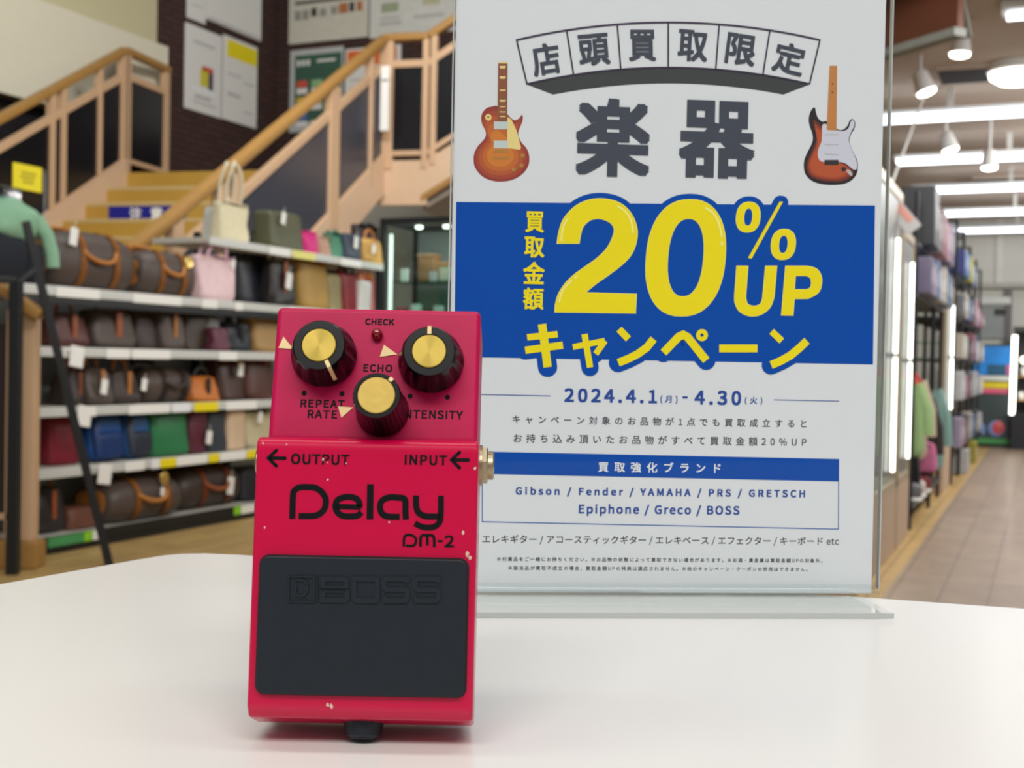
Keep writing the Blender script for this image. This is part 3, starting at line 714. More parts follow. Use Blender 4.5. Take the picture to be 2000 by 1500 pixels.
kana7 = [([(-18, 1298), (100, 1175), (134, 1160), (168, 1178), (312, 1358)], 62), ([(412, 1265), (706, 1265)], 60), ([(815, 1134), (894, 1208)], 52), ([(812, 1394), (890, 1360), (960, 1320), (1030, 1262), (1088, 1206)], 62)]
for cc, ks in ((c6, kana6), (c7, kana7)):
    for pts_, wd in ks:
        q = [cc(*p) for p in pts_]; k += 1; zk = Z1 + 0.00008 + (k % 9) * 6e-6; ribbon(b, q, (wd + 84) * U6, zk)
        for e_ in (q[0], q[-1]): zk += 6e-5 / 2; disc(b, e_, (wd + 84) / 2 * U6, zk, 20)
obj('blue_band', b, pblue, po, 0)
b = B()
for poly in (TWO, ZERO, O1, O2, UU, PP): ribbon(b, poly, 2.2 * PXM, Z2, True)
for poly in (ZERO_I, O1I, O2I, PPI): ribbon(b, poly, 1.6 * PXM, Z2, True)
for pts_ in ([(850, 440), (862, 360), (880, 300), (908, 262)], [(1285, 168), (1350, 215), (1392, 290), (1405, 378)], [(836, 910), (850, 850), (885, 790), (935, 742)], [(955, 724), (972, 708)]):
    ribbon(b, smooth_path([c6(*p) for p in pts_]), 15 * U6, Z4)
for pts_ in ([(303, 182), (360, 220), (405, 290), (432, 410)], [(430, 440), (432, 475)]):
    ribbon(b, smooth_path([c7(*p) for p in pts_]), 17 * U6, Z4)
obj('offer_outline', b, pedge, po, 0)
b = B(); flat(b, [TWO], Z3); flat(b, [ZERO, ZERO_I], Z3); flat(b, [O1, O1I], Z3); flat(b, [O2, O2I], Z3); flat(b, [SL], Z3); flat(b, [UU], Z3); flat(b, [PP, PPI], Z3)
for cc, ks in ((c6, kana6), (c7, kana7)):
    for i_, (pts_, wd) in enumerate(ks): ribbon(b, [cc(*p) for p in pts_], wd * U6, Z3 + 0.00001 * (i_ % 3))
disc(b, c7(279, 1163), 46 * U6, Z3, 28, 13 * U6)
for ch, x0, x1, y0, y1 in (('買', 1025.6, 1063, 413.7, 453.5), ('取', 1023.6, 1063.4, 463, 502.5), ('金', 1021, 1064, 512, 554.5), ('額', 1021, 1062, 562.6, 604.2)):
    l_, r_ = Q(x0, y1), Q(x1, y0); write(b, ch, l_[0], r_[0], l_[1], r_[1], Z3, 0.0, 0, 4, False, 1.0 * PXM)
obj('offer_lettering', b, pyel, po, 0)

# dates, body text and brand box
b = B()
ptext(b, postS, '2024.4.1', 1102, 1283, 758, 785.5, 788.5, 0.0, Z1, 5, True, 1.2 * PXM); ptext(b, postS, '(月)', 1289.5, 1323, 772, 788.5, 789, 0, Z1, 3, True, 0.35 * PXM)
flat(b, [[Q(1333, 774), Q(1343, 774), Q(1343, 778.5), Q(1333, 778.5)]], Z1)
ptext(b, postS, '4.30', 1356, 1447, 762, 790.5, 792, 0.0, Z1, 5, True, 1.2 * PXM); ptext(b, postS, '(火)', 1454.5, 1488.5, 775, 790.5, 791, 0, Z1, 3, True, 0.35 * PXM)
ribbon(b, [Q(938, 770.5), Q(1075, 773.5)], 1.6 * PXM, Z1); ribbon(b, [Q(1511, 781), Q(1639, 783.5)], 1.6 * PXM, Z1)
obj('date_line', b, pnavy, po, 0)
b = B()
ptext(b, postS, 'キャンペーン対象のお品物が1点でも買取成立すると', 1001, 1575, 810, 826.5, 836.5, 0, Z1, 3, True, 0.22 * PXM)
ptext(b, postS, 'お持ち込み頂いたお品物がすべて買取金額20%UP', 1003, 1575, 847, 864.5, 872, 0, Z1, 3, True, 0.22 * PXM)
ptext(b, postS, 'エレキギター / アコースティックギター / エレキベース / エフェクター / キーボード etc', 942, 1638, 1039.5, 1058, 1071.5, 0, Z1, 3, True, 0.18 * PXM)
ptext(b, postS, '※付属品をご一緒にお持ちください。※お品物の状態によって買取できない場合があります。※お酒・貴金属は買取金額UPの対象外。', 971, 1606, 1081, 1089.5, 1105.5, 0, Z1, 2, True, 0.12 * PXM)
ptext(b, postS, '※該当品が買取不成立の場合、買取金額UPの特典は適応されません。※他のキャンペーン・クーポンの併用はできません。', 993, 1577, 1099.5, 1108, 1121.5, 0, Z1, 2, True, 0.12 * PXM)
obj('body_text', b, ptxt, po, 0)
b = B(); flat(b, [[Q(941.5, 882), Q(1639, 896.5), Q(1638.5, 940.5), Q(941.5, 925.5)]], Z1)
ribbon(b, [Q(942, 925), Q(942, 1019), Q(1637.5, 1033.5), Q(1638, 940)], 1.7 * PXM, Z1); obj('brand_box', b, pblue, po, 0)
b = B(); ptext(b, postS, '買取強化ブランド', 1168, 1407, 901, 921.5, 925, 0.0, Z2, 4, True, 0.35 * PXM); obj('brand_box_heading', b, pwht, po, 0)
b = B(); ptext(b, postS, 'Gibson / Fender / YAMAHA / PRS / GRETSCH', 1007, 1572, 947.5, 966.5, 977.5, 0.0, Z1, 4, True, 0.7 * PXM)
ptext(b, postS, 'Epiphone / Greco / BOSS', 1130, 1444, 983.5, 1007, 1011, 0.0, Z1, 4, True, 0.7 * PXM); obj('brand_names', b, pnavy, po, 0)

# the two printed guitars
def g1(x, y): return Q(900 + x / 5.356, 90 + y / 5.356)
def g2(x, y): return Q(1550 + x / 5.553, 110 + y / 5.553)
def blend(a, c_, k): return (a[0] + (c_[0] - a[0]) * k, a[1] + (c_[1] - a[1]) * k)
G1 = smooth_path([g1(*p) for p in ((385, 630), (330, 632), (270, 650), (225, 700), (213, 760), (225, 820), (255, 880), (262, 935), (235, 985), (180, 1045), (145, 1110), (133, 1180), (145, 1260), (190, 1330), (260, 1385), (350, 1412), (420, 1418), (520, 1405), (610, 1365), (680, 1300), (715, 1220), (712, 1130), (685, 1065), (640, 1015), (610, 960), (600, 910), (615, 860), (640, 800), (650, 745), (637, 720), (610, 755), (575, 775), (540, 765), (510, 740), (490, 715))], True, 4)
cg = g1(400, 1120)
cols = ((150, 58, 50), (166, 72, 50), (182, 88, 48), (196, 104, 46), (210, 124, 50))
for i_, k in enumerate((0, 0.10, 0.22, 0.36, 0.52)):
    b = B(); flat(b, [[blend(p, cg, k) for p in G1]], Z1 + 0.00003 * i_); obj('printed_red_guitar_body', b, mat('cherry_burst_print_%d' % i_, cols[i_], 0.5, var=0.05, scale=300, spec=0.3), po, 0)
zz = Z1 + 0.00016
b = B(); flat(b, [[g1(391, 178), g1(489, 178), g1(484, 785), g1(383, 785)]], zz); obj('printed_guitar_neck', b, mat('rosewood_print', (140, 84, 58), 0.5, var=0.12, scale=200, spec=0.3), po, 0)
b = B()
for y_, h_ in ((222, 26), (330, 26), (464, 14), (574, 18), (636, 9), (690, 9), (738, 10)): flat(b, [[g1(404, y_ - h_ / 2), g1(472, y_ - h_ / 2), g1(462, y_ + h_ / 2), g1(414, y_ + h_ / 2)]], zz + 0.00004)
flat(b, [[g1(*p) for p in ((486, 742), (530, 770), (580, 880), (605, 960), (628, 1060), (620, 1085), (485, 1068))]], zz); flat(b, [[g1(392, 166), g1(488, 166), g1(488, 182), g1(392, 182)]], zz + 0.00003)
disc(b, g1(288, 746), 33 / 5.356 * PXM, zz, 20); obj('printed_cream_parts', b, mat('cream_print', (236, 212, 136), 0.5, var=0.03, spec=0.3), po, 0)
b = B()
for y0, y1 in ((790, 872), (990, 1070)): flat(b, [[g1(346, y0), g1(492, y0), g1(492, y1), g1(346, y1)]], zz + 0.00004)
obj('printed_pickups', b, mat('nickel_print', (196, 206, 204), 0.5, var=0.04, spec=0.3), po, 0)
b = B()
for y0, y1, x0, x1 in ((1088, 1116, 348, 496), (1160, 1186, 336, 510)): flat(b, [[g1(x0, y0), g1(x1, y0), g1(x1, y1), g1(x0, y1)]], zz + 0.00004)
for x, y in ((645, 1146), (634, 1250), (553, 1292)): disc(b, g1(x, y), 22 / 5.356 * PXM, zz + 0.00004, 16)
disc(b, g1(287, 744), 13 / 5.356 * PXM, zz + 0.00004, 14); obj('printed_gold_hardware', b, mat('gold_print', (176, 128, 58), 0.5, var=0.1, scale=500, spec=0.3), po, 0)
G2 = smooth_path([g2(*p) for p in ((358, 705), (310, 708), (265, 670), (242, 610), (232, 560), (205, 565), (175, 620), (163, 690), (175, 760), (200, 830), (208, 890), (195, 950), (155, 1030), (120, 1110), (110, 1190), (125, 1270), (170, 1330), (240, 1370), (330, 1390), (430, 1395), (540, 1385), (620, 1350), (675, 1290), (695, 1220), (690, 1130), (655, 1060), (620, 980), (605, 910), (620, 850), (655, 790), (668, 740), (660, 700), (635, 680), (605, 700), (585, 750), (545, 790), (500, 800), (462, 780))], True, 4)
b = B(); flat(b, [G2], Z1); obj('printed_sunburst_guitar_body', b, mat('dark_burst_print', (44, 34, 36), 0.5, var=0.04, spec=0.3), po, 0)
I1 = [(215, 690), (290, 745), (310, 760), (420, 1000), (470, 1150), (560, 1170), (645, 1240), (628, 1305), (510, 1358), (330, 1352), (200, 1312), (145, 1240), (145, 1150), (188, 1050), (232, 950), (245, 880), (232, 800)]
for i_, (k, c_) in enumerate(((0, (112, 50, 40)), (0.10, (160, 68, 44)), (0.2, (184, 84, 50)))):
    b = B(); q = smooth_path([g2(*p) for p in I1], True, 4); cc_ = g2(330, 1130); flat(b, [[blend(p, cc_, k) for p in q]], Z1 + 0.00003 + 0.00003 * i_); obj('printed_sunburst_guitar_body', b, mat('amber_burst_print_%d' % i_, c_, 0.5, var=0.05, scale=300, spec=0.3), po, 0)
b = B(); flat(b, [smooth_path([g2(*p) for p in ((312, 745), (360, 740), (465, 800), (530, 812), (590, 785), (615, 715), (632, 692), (653, 704), (655, 755), (610, 850), (598, 920), (640, 1040), (680, 1130), (685, 1215), (645, 1228), (560, 1162), (470, 1145), (330, 1145), (285, 1130), (262, 1080), (270, 1000), (300, 930), (306, 850))], True, 4)], Z1 + 0.00012); obj('printed_pickguard', b, mat('pickguard_print', (208, 208, 220), 0.5, var=0.03, spec=0.3), po, 0)
b = B(); flat(b, [[g2(390, 104), g2(470, 104), g2(463, 808), g2(357, 800)]], Z1 + 0.00016); obj('printed_guitar_neck', b, mat('maple_print', (196, 128, 70), 0.5, var=0.12, scale=200, spec=0.3), po, 0)
b = B(); flat(b, [[g2(332, 1124), g2(486, 1124), g2(484, 1180), g2(332, 1178)]], Z1 + 0.00016); disc(b, g2(540, 1225), 26 / 5.553 * PXM, Z1 + 0.00016, 16)
for x, y in ((421, 300), (419, 393)): disc(b, g2(x, y), 9 / 5.553 * PXM, Z1 + 0.0002, 12)
obj('printed_black_hardware', b, mat('black_hardware_print', (52, 46, 46), 0.5, var=0.1, scale=500, spec=0.3), po, 0)
b = B()
for y in (850, 958, 1058): flat(b, [[g2(335, y - 5), g2(486, y - 5 + (12 if y > 1000 else 0)), g2(486, y + 7 + (12 if y > 1000 else 0)), g2(335, y + 7)]], Z1 + 0.00016)
flat(b, [smooth_path([g2(*p) for p in ((570, 1240), (600, 1230), (635, 1270), (628, 1298), (600, 1285))], True, 3)], Z1 + 0.00018); obj('printed_pickups', b, mat('pale_pickup_print', (186, 182, 184), 0.5, var=0.05, spec=0.3), po, 0)

# ------------------------------------------------------------------ staircase
SF = 1.3
Lc, Rc = Vector((-3.03 * SF, 9.5 * SF, 0)), Vector((-0.975 * SF, 9.0 * SF, 0))
GX = (Rc - Lc).normalized(); EX = Vector((GX.y, -GX.x, 0)) * 1.0          # EX: downhill, towards the counter
if EX.y > 0: EX = -EX
WS = (Rc - Lc).length; LZ = CAMZ + 1.40 * SF; NST = 14; RISE = LZ / NST; RUN = RISE / 0.548
M_ST = frame(Lc, GX)                                # local x across, y uphill (away), z up
def stp(x, s, z): return Vector((x, -s, z))
t = thing('staircase', 'golden wooden staircase climbing from the shelves to a landing by the brick wall', 'staircase', M_ST)
b = B(); box(b, (-0.12, 0.0, LZ - 0.18), (WS + 0.45, 1.25, LZ), 0.01); obj('landing', b, riser, t)
for k in range(1, NST):
    z = LZ - k * RISE
    b = B(); box(b, (0.03, -(k) * RUN, z - 0.035), (WS - 0.03, -(k - 1) * RUN + 0.02, z), 0.006); obj('tread', b, tread, t)
    b = B(); box(b, (0.03, -(k - 1) * RUN - 0.001, z), (WS - 0.03, -(k - 1) * RUN + 0.02, z + RISE - 0.034)); obj('riser', b, riser, t)
def slope(x0, x1, s0, s1, zo0, zo1):                # sloped slab following the flight
    k = RISE / RUN; bm = bmesh.new(); vs = []
    for x in (x0, x1):
        for s, zo in ((s0, zo0), (s1, zo0), (s1, zo1), (s0, zo1)): vs.append(bm.verts.new(stp(x, s, LZ - s * k + zo)))
    for f in ((0, 1, 2, 3), (7, 6, 5, 4), (0, 4, 5, 1), (1, 5, 6, 2), (2, 6, 7, 3), (3, 7, 4, 0)): bm.faces.new([vs[i] for i in f])
    bmesh.ops.recalc_face_normals(bm, faces=bm.faces[:]); return bm
strl = mat('pale_peach_wood', (208, 178, 148), 0.4, var=0.06, scale=9)
obj('stringer', slope(-0.03, 0.05, 0.0, NST * RUN - 0.05, -0.28, 0.14), strl, t); obj('stringer', slope(WS - 0.05, WS + 0.03, 0.0, NST * RUN - 0.05, -0.24, 0.14), strl, t)
# caution sign on a riser
cz = LZ - 3 * RISE
o = thing('stair_sign', 'blue caution sign with white characters on a golden stair riser', 'sign', M_ST @ Matrix.Translation(stp(0, 2 * RUN + 0.004, cz)))
k0 = (Matrix(M_ST).inverted() @ P(210, 412, 8.85)); 
Ms = Matrix(((1, 0, 0, 0), (0, 0, -1, 0), (0, 1, 0, 0), (0, 0, 0, 1)))
b = B(); box(b, (0.30, 0.012, 0), (1.1, 0.16, 0.004), 0.001); obj('sign_plate', b, mat('deep_blue_sign', (24, 30, 140), 0.5, var=0.03), o, 0, Ms)
for ch, u0 in (('注', 0.52), ('意', 0.735)):
    b = B(); write(b, ch, u0, u0 + 0.125, 0.022, 0.148, 0.0055, 0.0, 0, 3, False, 0.004); obj('sign_character', b, white, o, 0, Ms)

def railing(name, label, A, Bp, parts, top_h=1.22, panel=blackp, caps=(0, 0)):
    """A, Bp: floor-line points of a straight railing; parts = list of (fraction, width) posts"""
    o = thing(name, label, 'railing', Matrix.Translation(A), None)
    D = Bp - A
    h = Vector((0, 0, 1)); al = Vector((D.x, D.y, 0)).normalized(); L = Vector((D.x, D.y, 0)).length
    b = B(); beam(b, h * top_h - al * caps[0] * Vector((1, 1, 0)).length * 0 , D + h * top_h, 0.10, 0.08, 0.025); obj('handrail', b, gold, o)
    b = B(); beam(b, h * (top_h - 0.25), D + h * (top_h - 0.25), 0.05, 0.07, 0.006); obj('upper_rail', b, peach, o)
    b = B(); beam(b, h * 0.13, D + h * 0.13, 0.04, 0.05, 0.006); obj('lower_rail', b, peach, o)
    fr = sorted(parts)
    for f, wd in fr:
        p = D * f; b = B()
        box(b, (-wd / 2, -0.035, -0.02), (wd / 2, 0.035, top_h - 0.02), 0.008, 2, frame(p, al)); obj('post', b, peach, o)
    for (f0, w0), (f1, w1) in zip(fr[:-1], fr[1:]):
        bm = bmesh.new(); vs = []
        sd = Vector((-al.y, al.x, 0)) * 0.008
        g0, g1_ = f0 + w0 / 2 / max(L, .01), f1 - w1 / 2 / max(L, .01)
        for s_ in (-1, 1):
            for f, z in ((g0, 0.14), (g1_, 0.14), (g1_, top_h - 0.25), (g0, top_h - 0.25)): vs.append(bm.verts.new(D * f + h * z + sd * s_))
        for f in ((0, 1, 2, 3), (7, 6, 5, 4), (0, 4, 5, 1), (1, 5, 6, 2), (2, 6, 7, 3), (3, 7, 4, 0)): bm.faces.new([vs[i] for i in f])
        bmesh.ops.recalc_face_normals(bm, faces=bm.faces[:]); obj('infill_panel', bm, panel, o, 0)
    return o
k = RISE / RUN
L0 = Lc + Vector((0, 0, LZ)); Rr = Rc + Vector((0, 0, LZ))
sl_ = 3.2 * SF; railing('stair_railing', 'wooden stair railing with black panels on the far side of the flight', L0, L0 + EX * sl_ + Vector((0, 0, -sl_ * k)), [(0.0, 0.17), (0.346 * SF / sl_, 0.06), (0.80 * SF / sl_, 0.07), (0.93 * SF / sl_, 0.07), (1.8 * SF / sl_, 0.08), (1.0, 0.12)])
railing('landing_railing', 'short level railing from the landing corner to the brick wall', L0, L0 - EX * 0.86 + Vector((0.0, 0, 0)), [(0.02, 0.06), (0.93, 0.10)])
sr_ = 3.40 * SF; railing('stair_railing', 'wooden stair railing with navy panels rising in front of the golden stairs', Rr, Rr + EX * sr_ + Vector((0, 0, -sr_ * k)), [(0.0, 0.13), (0.30 * SF / sr_, 0.06), (0.98 * SF / sr_, 0.2), (2.36 * SF / sr_, 0.09), (2.54 * SF / sr_, 0.09), (3.0 * SF / sr_, 0.14), (0.98, 0.1)], panel=navyp)
R2 = Rr + GX * 0.44
railing('landing_railing', 'short railing at the right landing corner between the two flights', Rr, R2, [(0.12, 0.09), (0.95, 0.06)])
railing('stair_railing', 'wooden railing of the upper flight disappearing behind the poster', R2, R2 + GX * 2.9 + Vector((0, 0, 2.9 * 0.6)), [(0.02, 0.06), (0.13, 0.05), (0.42, 0.12), (0.75, 0.05), (1.0, 0.1)])
# upper flight: stringer board and soffit
t = thing('upper_stair_flight', 'upper stair flight with peach side board and grey underside', 'staircase', frame(R2, GX))
def skew(x0, x1, y0, y1, za, zb, s):
    bm = bmesh.new(); vs = []
    for y in (y0, y1):
        for x, z in ((x0, za), (x1, za), (x1, zb), (x0, zb)): vs.append(bm.verts.new((x, y, z + max(0, x) * s)))
    for f in ((0, 1, 2, 3), (7, 6, 5, 4), (0, 4, 5, 1), (1, 5, 6, 2), (2, 6, 7, 3), (3, 7, 4, 0)): bm.faces.new([vs[i] for i in f])
    bmesh.ops.recalc_face_normals(bm, faces=bm.faces[:]); return bm
obj('stringer', skew(-0.0, 2.95, -0.02, 0.05, -0.27, 0.06, 0.6), strl, t, 0); obj('stringer', skew(-0.46, 0.0, -0.02, 0.05, -0.36, 0.06, 0.6), strl, t, 0)
obj('soffit', skew(-0.05, 2.95, 0.05, 1.75, -0.40, -0.26, 0.6), mat('grey_soffit', (142, 132, 122), 0.8), t, 0)
obj('soffit_edge', skew(-0.05, 2.95, -0.025, 0.05, -0.33, -0.27, 0.6), gold, t, 0)
o = thing('notice_strip', 'narrow white notice paper on the landing corner post', 'notice', frame(P(750, 255, 11.5), GX))
b = B(); box(b, (-0.04, -0.004, 0), (0.045, 0.0, 0.60)); obj('paper', b, white, o)
b = B(); box(b, (-0.03, -0.006, 0.46), (0.035, -0.004, 0.475)); obj('printed_lines', b, ptxt, o)

# ------------------------------------------------------------------ notices on the brick walls
def on1(px, py): return W1.uv(px, py, 0.02)
def on2(px, py): return W2.uv(px, py, 0.02)
def board(S, on, x0, x1, yt, yb, name, label, cat, items=(), base=white, rim=lgrey):
    """a notice panel whose left / right edges are at pixels x0 / x1; yt, yb = (left, right) pixel rows"""
    a, c_ = on(x0, yb[0]), on(x1, yb[1]); tl, tr = on(x0, yt[0]), on(x1, yt[1])
    z0, z1 = (a.y + c_.y) / 2, (tl.y + tr.y) / 2
    o = thing(name, label, cat, S.mat() @ Matrix.Translation((a.x, z0, 0)))
    wd, hh = c_.x - a.x, z1 - z0
    b = B(); box(b, (0, 0, 0), (wd, hh, 0.02), 0.006); obj('backing_panel', b, base, o)
    for nm, m, rects in items:
        b = B()
        for i_, (u0, v0, u1, v1) in enumerate(rects):
            box(b, (u0 * wd, v0 * hh, 0.019), (u1 * wd, v1 * hh, 0.023))
            obj('printed_line' if nm == 'printed_lines' else nm, b, m, o); b = B()
        b.free()
    return o, wd, hh
faint = mat('faint_grey_print', (186, 186, 184), 0.6); dk = mat('dark_grey_strip', (96, 94, 90), 0.6)
paperw = mat('notice_paper', (226, 226, 222), 0.55, var=0.02)
orange = mat('orange_print', (226, 106, 34), 0.6); greenp = mat('green_poster_print', (54, 92, 76), 0.6)
colsw = {'red': mat('red_swatch', (204, 84, 66), 0.6), 'pale_green': mat('pale_green_swatch', (140, 186, 130), 0.6), 'blue': mat('blue_swatch', (86, 112, 180), 0.6), 'yellow': mat('yellow_swatch', (206, 180, 60), 0.6)}
board(W1, on1, 361, 432, (38, 74), (205, 237), 'notice_sheet', 'white notice sheet with a small yellow and red picture on the brick wall', 'notice',
      [('picture', mat('picture_print', (206, 196, 60), 0.6), [(0.40, 0.32, 0.72, 0.52)]), ('picture_top', colsw['red'], [(0.45, 0.50, 0.75, 0.56)]), ('picture_side', mat('plum_print', (90, 80, 110), 0.6), [(0.62, 0.30, 0.75, 0.50)]), ('printed_lines', faint, [(0.2, 0.8, 0.8, 0.83), (0.25, 0.16, 0.7, 0.2), (0.2, 0.1, 0.85, 0.12)]), ('clear_pocket', pwht, [(0.2, 0.24, 0.8, 0.28)])], paperw)
board(W1, on1, 435, 501, (66, 92), (232, 252), 'notice_sheet', 'white notice sheet with a yellow heading on the brick wall', 'notice',
      [('yellow_heading', yellow, [(0.1, 0.76, 0.97, 0.96)]), ('printed_lines', faint, [(0.1, 0.55, 0.5, 0.57), (0.12, 0.3, 0.5, 0.34), (0.6, 0.5, 0.9, 0.52), (0.6, 0.15, 0.85, 0.17)])], paperw)
board(W1, on1, 366, 402, (-60, -50), (32, 50), 'notice_sheet', 'narrow white sheet above the picture notice on the brick wall', 'notice', [('printed_lines', faint, [(0.2, 0.3, 0.8, 0.32)])], paperw)
board(W1, on1, 404, 510, (-80, -60), (34, 84), 'notice_sheet', 'large white sheet above the yellow headed notice', 'notice', [('lower_strip', faint, [(0.03, 0.02, 0.97, 0.05)])], paperw)
board(W2, on2, 563, 718, (-70, -76), (84, 75), 'notice_board', 'cream board with a row of small product pictures on the brick wall', 'notice board',
      [('dark_strip', dk, [(0.08, 0.5, 0.94, 0.545)]), ('product_picture', mat('grey_pictures', (150, 146, 140), 0.7), [(0.08, 0.30, 0.16, 0.42), (0.18, 0.3, 0.26, 0.42), (0.40, 0.32, 0.48, 0.42), (0.54, 0.33, 0.62, 0.43)]), ('product_picture', mat('dark_pictures', (60, 58, 62), 0.7), [(0.29, 0.33, 0.36, 0.44), (0.77, 0.34, 0.83, 0.46)]), ('product_picture', mat('rust_pictures', (176, 110, 66), 0.7), [(0.64, 0.33, 0.75, 0.46), (0.86, 0.34, 0.93, 0.46)])], mat('cream_board', (204, 202, 188), 0.7))
board(W2, on2, 721, 890, (-80, -90), (73, 62), 'notice_board', 'white board with pale printed drawings beside the poster', 'notice board',
      [('green_drawing', mat('pale_green_print', (156, 166, 136), 0.7), [(0.14, 0.32, 0.34, 0.44)]), ('printed_lines', faint, [(0.12, 0.15, 0.38, 0.2), (0.12, 0.23, 0.36, 0.26), (0.52, 0.2, 0.86, 0.24), (0.16, 0.6, 0.4, 0.63)]), ('pale_drawing', mat('pale_yellow_print', (190, 188, 158), 0.7), [(0.62, 0.36, 0.82, 0.46)])], mat('white_board', (212, 213, 208), 0.7))
o, wd, hh = board(W2, on2, 564, 668, (97, 92), (262, 250), 'wall_poster', 'green wall poster with rows of coloured tabs behind the stair railing', 'poster',
      [('green_sheet', greenp, [(0.10, 0.12, 0.97, 0.93)])], mat('grey_sleeve', (186, 190, 188), 0.5))
R_ = lambda u0, v0, u1, v1: box(b, (u0 * wd, v0 * hh, 0.022), (u1 * wd, v1 * hh, 0.025))
for j in range(3): b = B(); R_(0.14 + j * 0.09, 0.80, 0.20 + j * 0.09, 0.87); obj('white_character', b, paperw, o)
b = B(); R_(0.52, 0.83, 0.86, 0.86); obj('white_line', b, paperw, o)
for i in range(3):
    for j in range(3): b = B(); R_(0.14 + j * 0.28, 0.46 - i * 0.2, 0.34 + j * 0.28, 0.53 - i * 0.2); obj('white_panel', b, paperw, o)
for (i, j, c_) in ((0, 0, 'red'), (0, 1, 'pale_green'), (0, 2, 'blue'), (1, 0, 'yellow'), (1, 1, 'yellow'), (1, 2, 'pale_green'), (2, 0, 'blue')):
    b = B(); R_(0.14 + j * 0.28, 0.54 - i * 0.2, 0.34 + j * 0.28, 0.62 - i * 0.2); obj('colour_tab', b, colsw[c_], o)
board(W2, on2, 672, 780, (95, 88), (256, 246), 'wall_poster', 'white wall poster with an orange heading behind the landing railing', 'poster', [('orange_heading', orange, [(0.04, 0.78, 0.93, 0.97)]), ('printed_lines', faint, [(0.1, 0.6, 0.8, 0.62), (0.1, 0.5, 0.7, 0.52)])], paperw)

# ------------------------------------------------------------------ bag shelves
SHZ = [0.08, 0.40, 0.69, 0.975, 1.262, 1.612]       # shelf tops, lowest first
AL, DEP = 3.74, 0.46
aT = a_shelf(405)
t = thing('shelf_unit', 'long black framed shelf unit with cream shelves full of bags', 'shelf unit', M_SH)
names = ['bottom', 'second', 'third', 'fourth', 'fifth', 'top']
for i, z in enumerate(SHZ):
    x0 = aT if i == 5 else 0.0
    dp = DEP if i < 5 else 0.40
    b = B(); box(b, (x0, 0.012, z - 0.03), (AL, dp, z), 0.003); s_ = obj('shelf_board', b, shelfm, t)
    b = B(); box(b, (x0, -0.004, z - 0.042), (AL, 0.012, z + 0.004), 0.003); obj('price_rail', b, lgrey if i else black, s_)
    if i in (0, 4):
        b = B(); box(b, (x0, 0.0, z - 0.085 if i else 0.0), (AL, 0.02, z - 0.043), 0.003); obj('front_beam', b, black, s_)
for x in (0.0, a_at(381, DEP), 2.6, AL):
    for y in (0.02, DEP):
        zt = 1.70 if x > 1.0 else 1.262
        if x == 0.0 and y < 0.1: continue
        b = B(); box(b, (x - 0.018, y - 0.018 if y > 0.1 else 0.016, 0), (x + 0.018, y + 0.018 if y > 0.1 else 0.05, zt if y > 0.1 else (1.23 if x <= aT else 1.6)), 0.004)
        if y > 0.1 or x == AL: obj('upright', b, black, t)
b = B(); box(b, (0.0, DEP + 0.02, 0.05), (AL, DEP + 0.03, 1.24)); obj('back_panel', b, backm, t)
# price cards on the rails: (shelf, pixel from, pixel to, colour)
lime = mat('lime_card', (140, 206, 40), 0.55); greenc = mat('green_card', (70, 150, 90), 0.55)
for i, x0, x1, m in [(4, 105, 190, white), (4, 255, 350, white), (4, 390, 420, white), (4, 455, 470, white), (4, 560, 620, white), (3, 205, 250, white), (3, 255, 330, white), (3, 425, 460, white), (3, 120, 138, white),
                     (2, 172, 186, white), (2, 250, 330, white), (2, 335, 370, pwht), (2, 378, 425, yellow), (2, 440, 500, white), (1, 245, 282, white), (1, 296, 312, pwht), (1, 313, 344, yellow), (1, 345, 405, white), (1, 408, 428, yellow), (1, 430, 480, white), (1, 482, 505, yellow),
                     (0, 95, 165, greenc), (0, 166, 182, lime), (0, 183, 194, white), (0, 60, 84, white), (0, 459, 472, lime), (0, 473, 500, white), (5, 520, 560, white), (5, 565, 610, mat('pale_yellow_card', (226, 222, 130), 0.55)), (5, 660, 700, white)]:
    xa, xb = a_shelf(x0), a_shelf(x1); z = SHZ[i]
    b = B(); box(b, (xa, -0.009, z - 0.046), (xb, -0.005, z + 0.002), 0.0015)
    obj('price_card', b, m, t, 0)
for px, i in ((132, 3), (190, 1), (148, 2)):
    b = B(); box(b, (-0.045, -0.03, 0.0), (0.045, -0.026, 0.10), 0.003)
    obj('end_price_card', b, white, t, 0, Matrix.Translation((a_shelf(px), -0.02, SHZ[i] - 0.09)) @ Matrix.Rotation(0.15, 4, 'Y'))

leather = lambda n, c, r=0.5: mat(n, c, r, var=0.12, scale=25, bump=0.08)
mono = mat('brown_canvas', (78, 66, 60), 0.5, var=0.14, scale=50)
mono2 = mat('dark_brown_canvas', (60, 48, 44), 0.5, var=0.16, scale=50)
tan = leather('tan_leather', (176, 112, 44), 0.45)
rust = leather('rust_leather', (150, 78, 40), 0.45)
hw = mat('gold_hardware', (216, 186, 110), 0.3, 0.8)

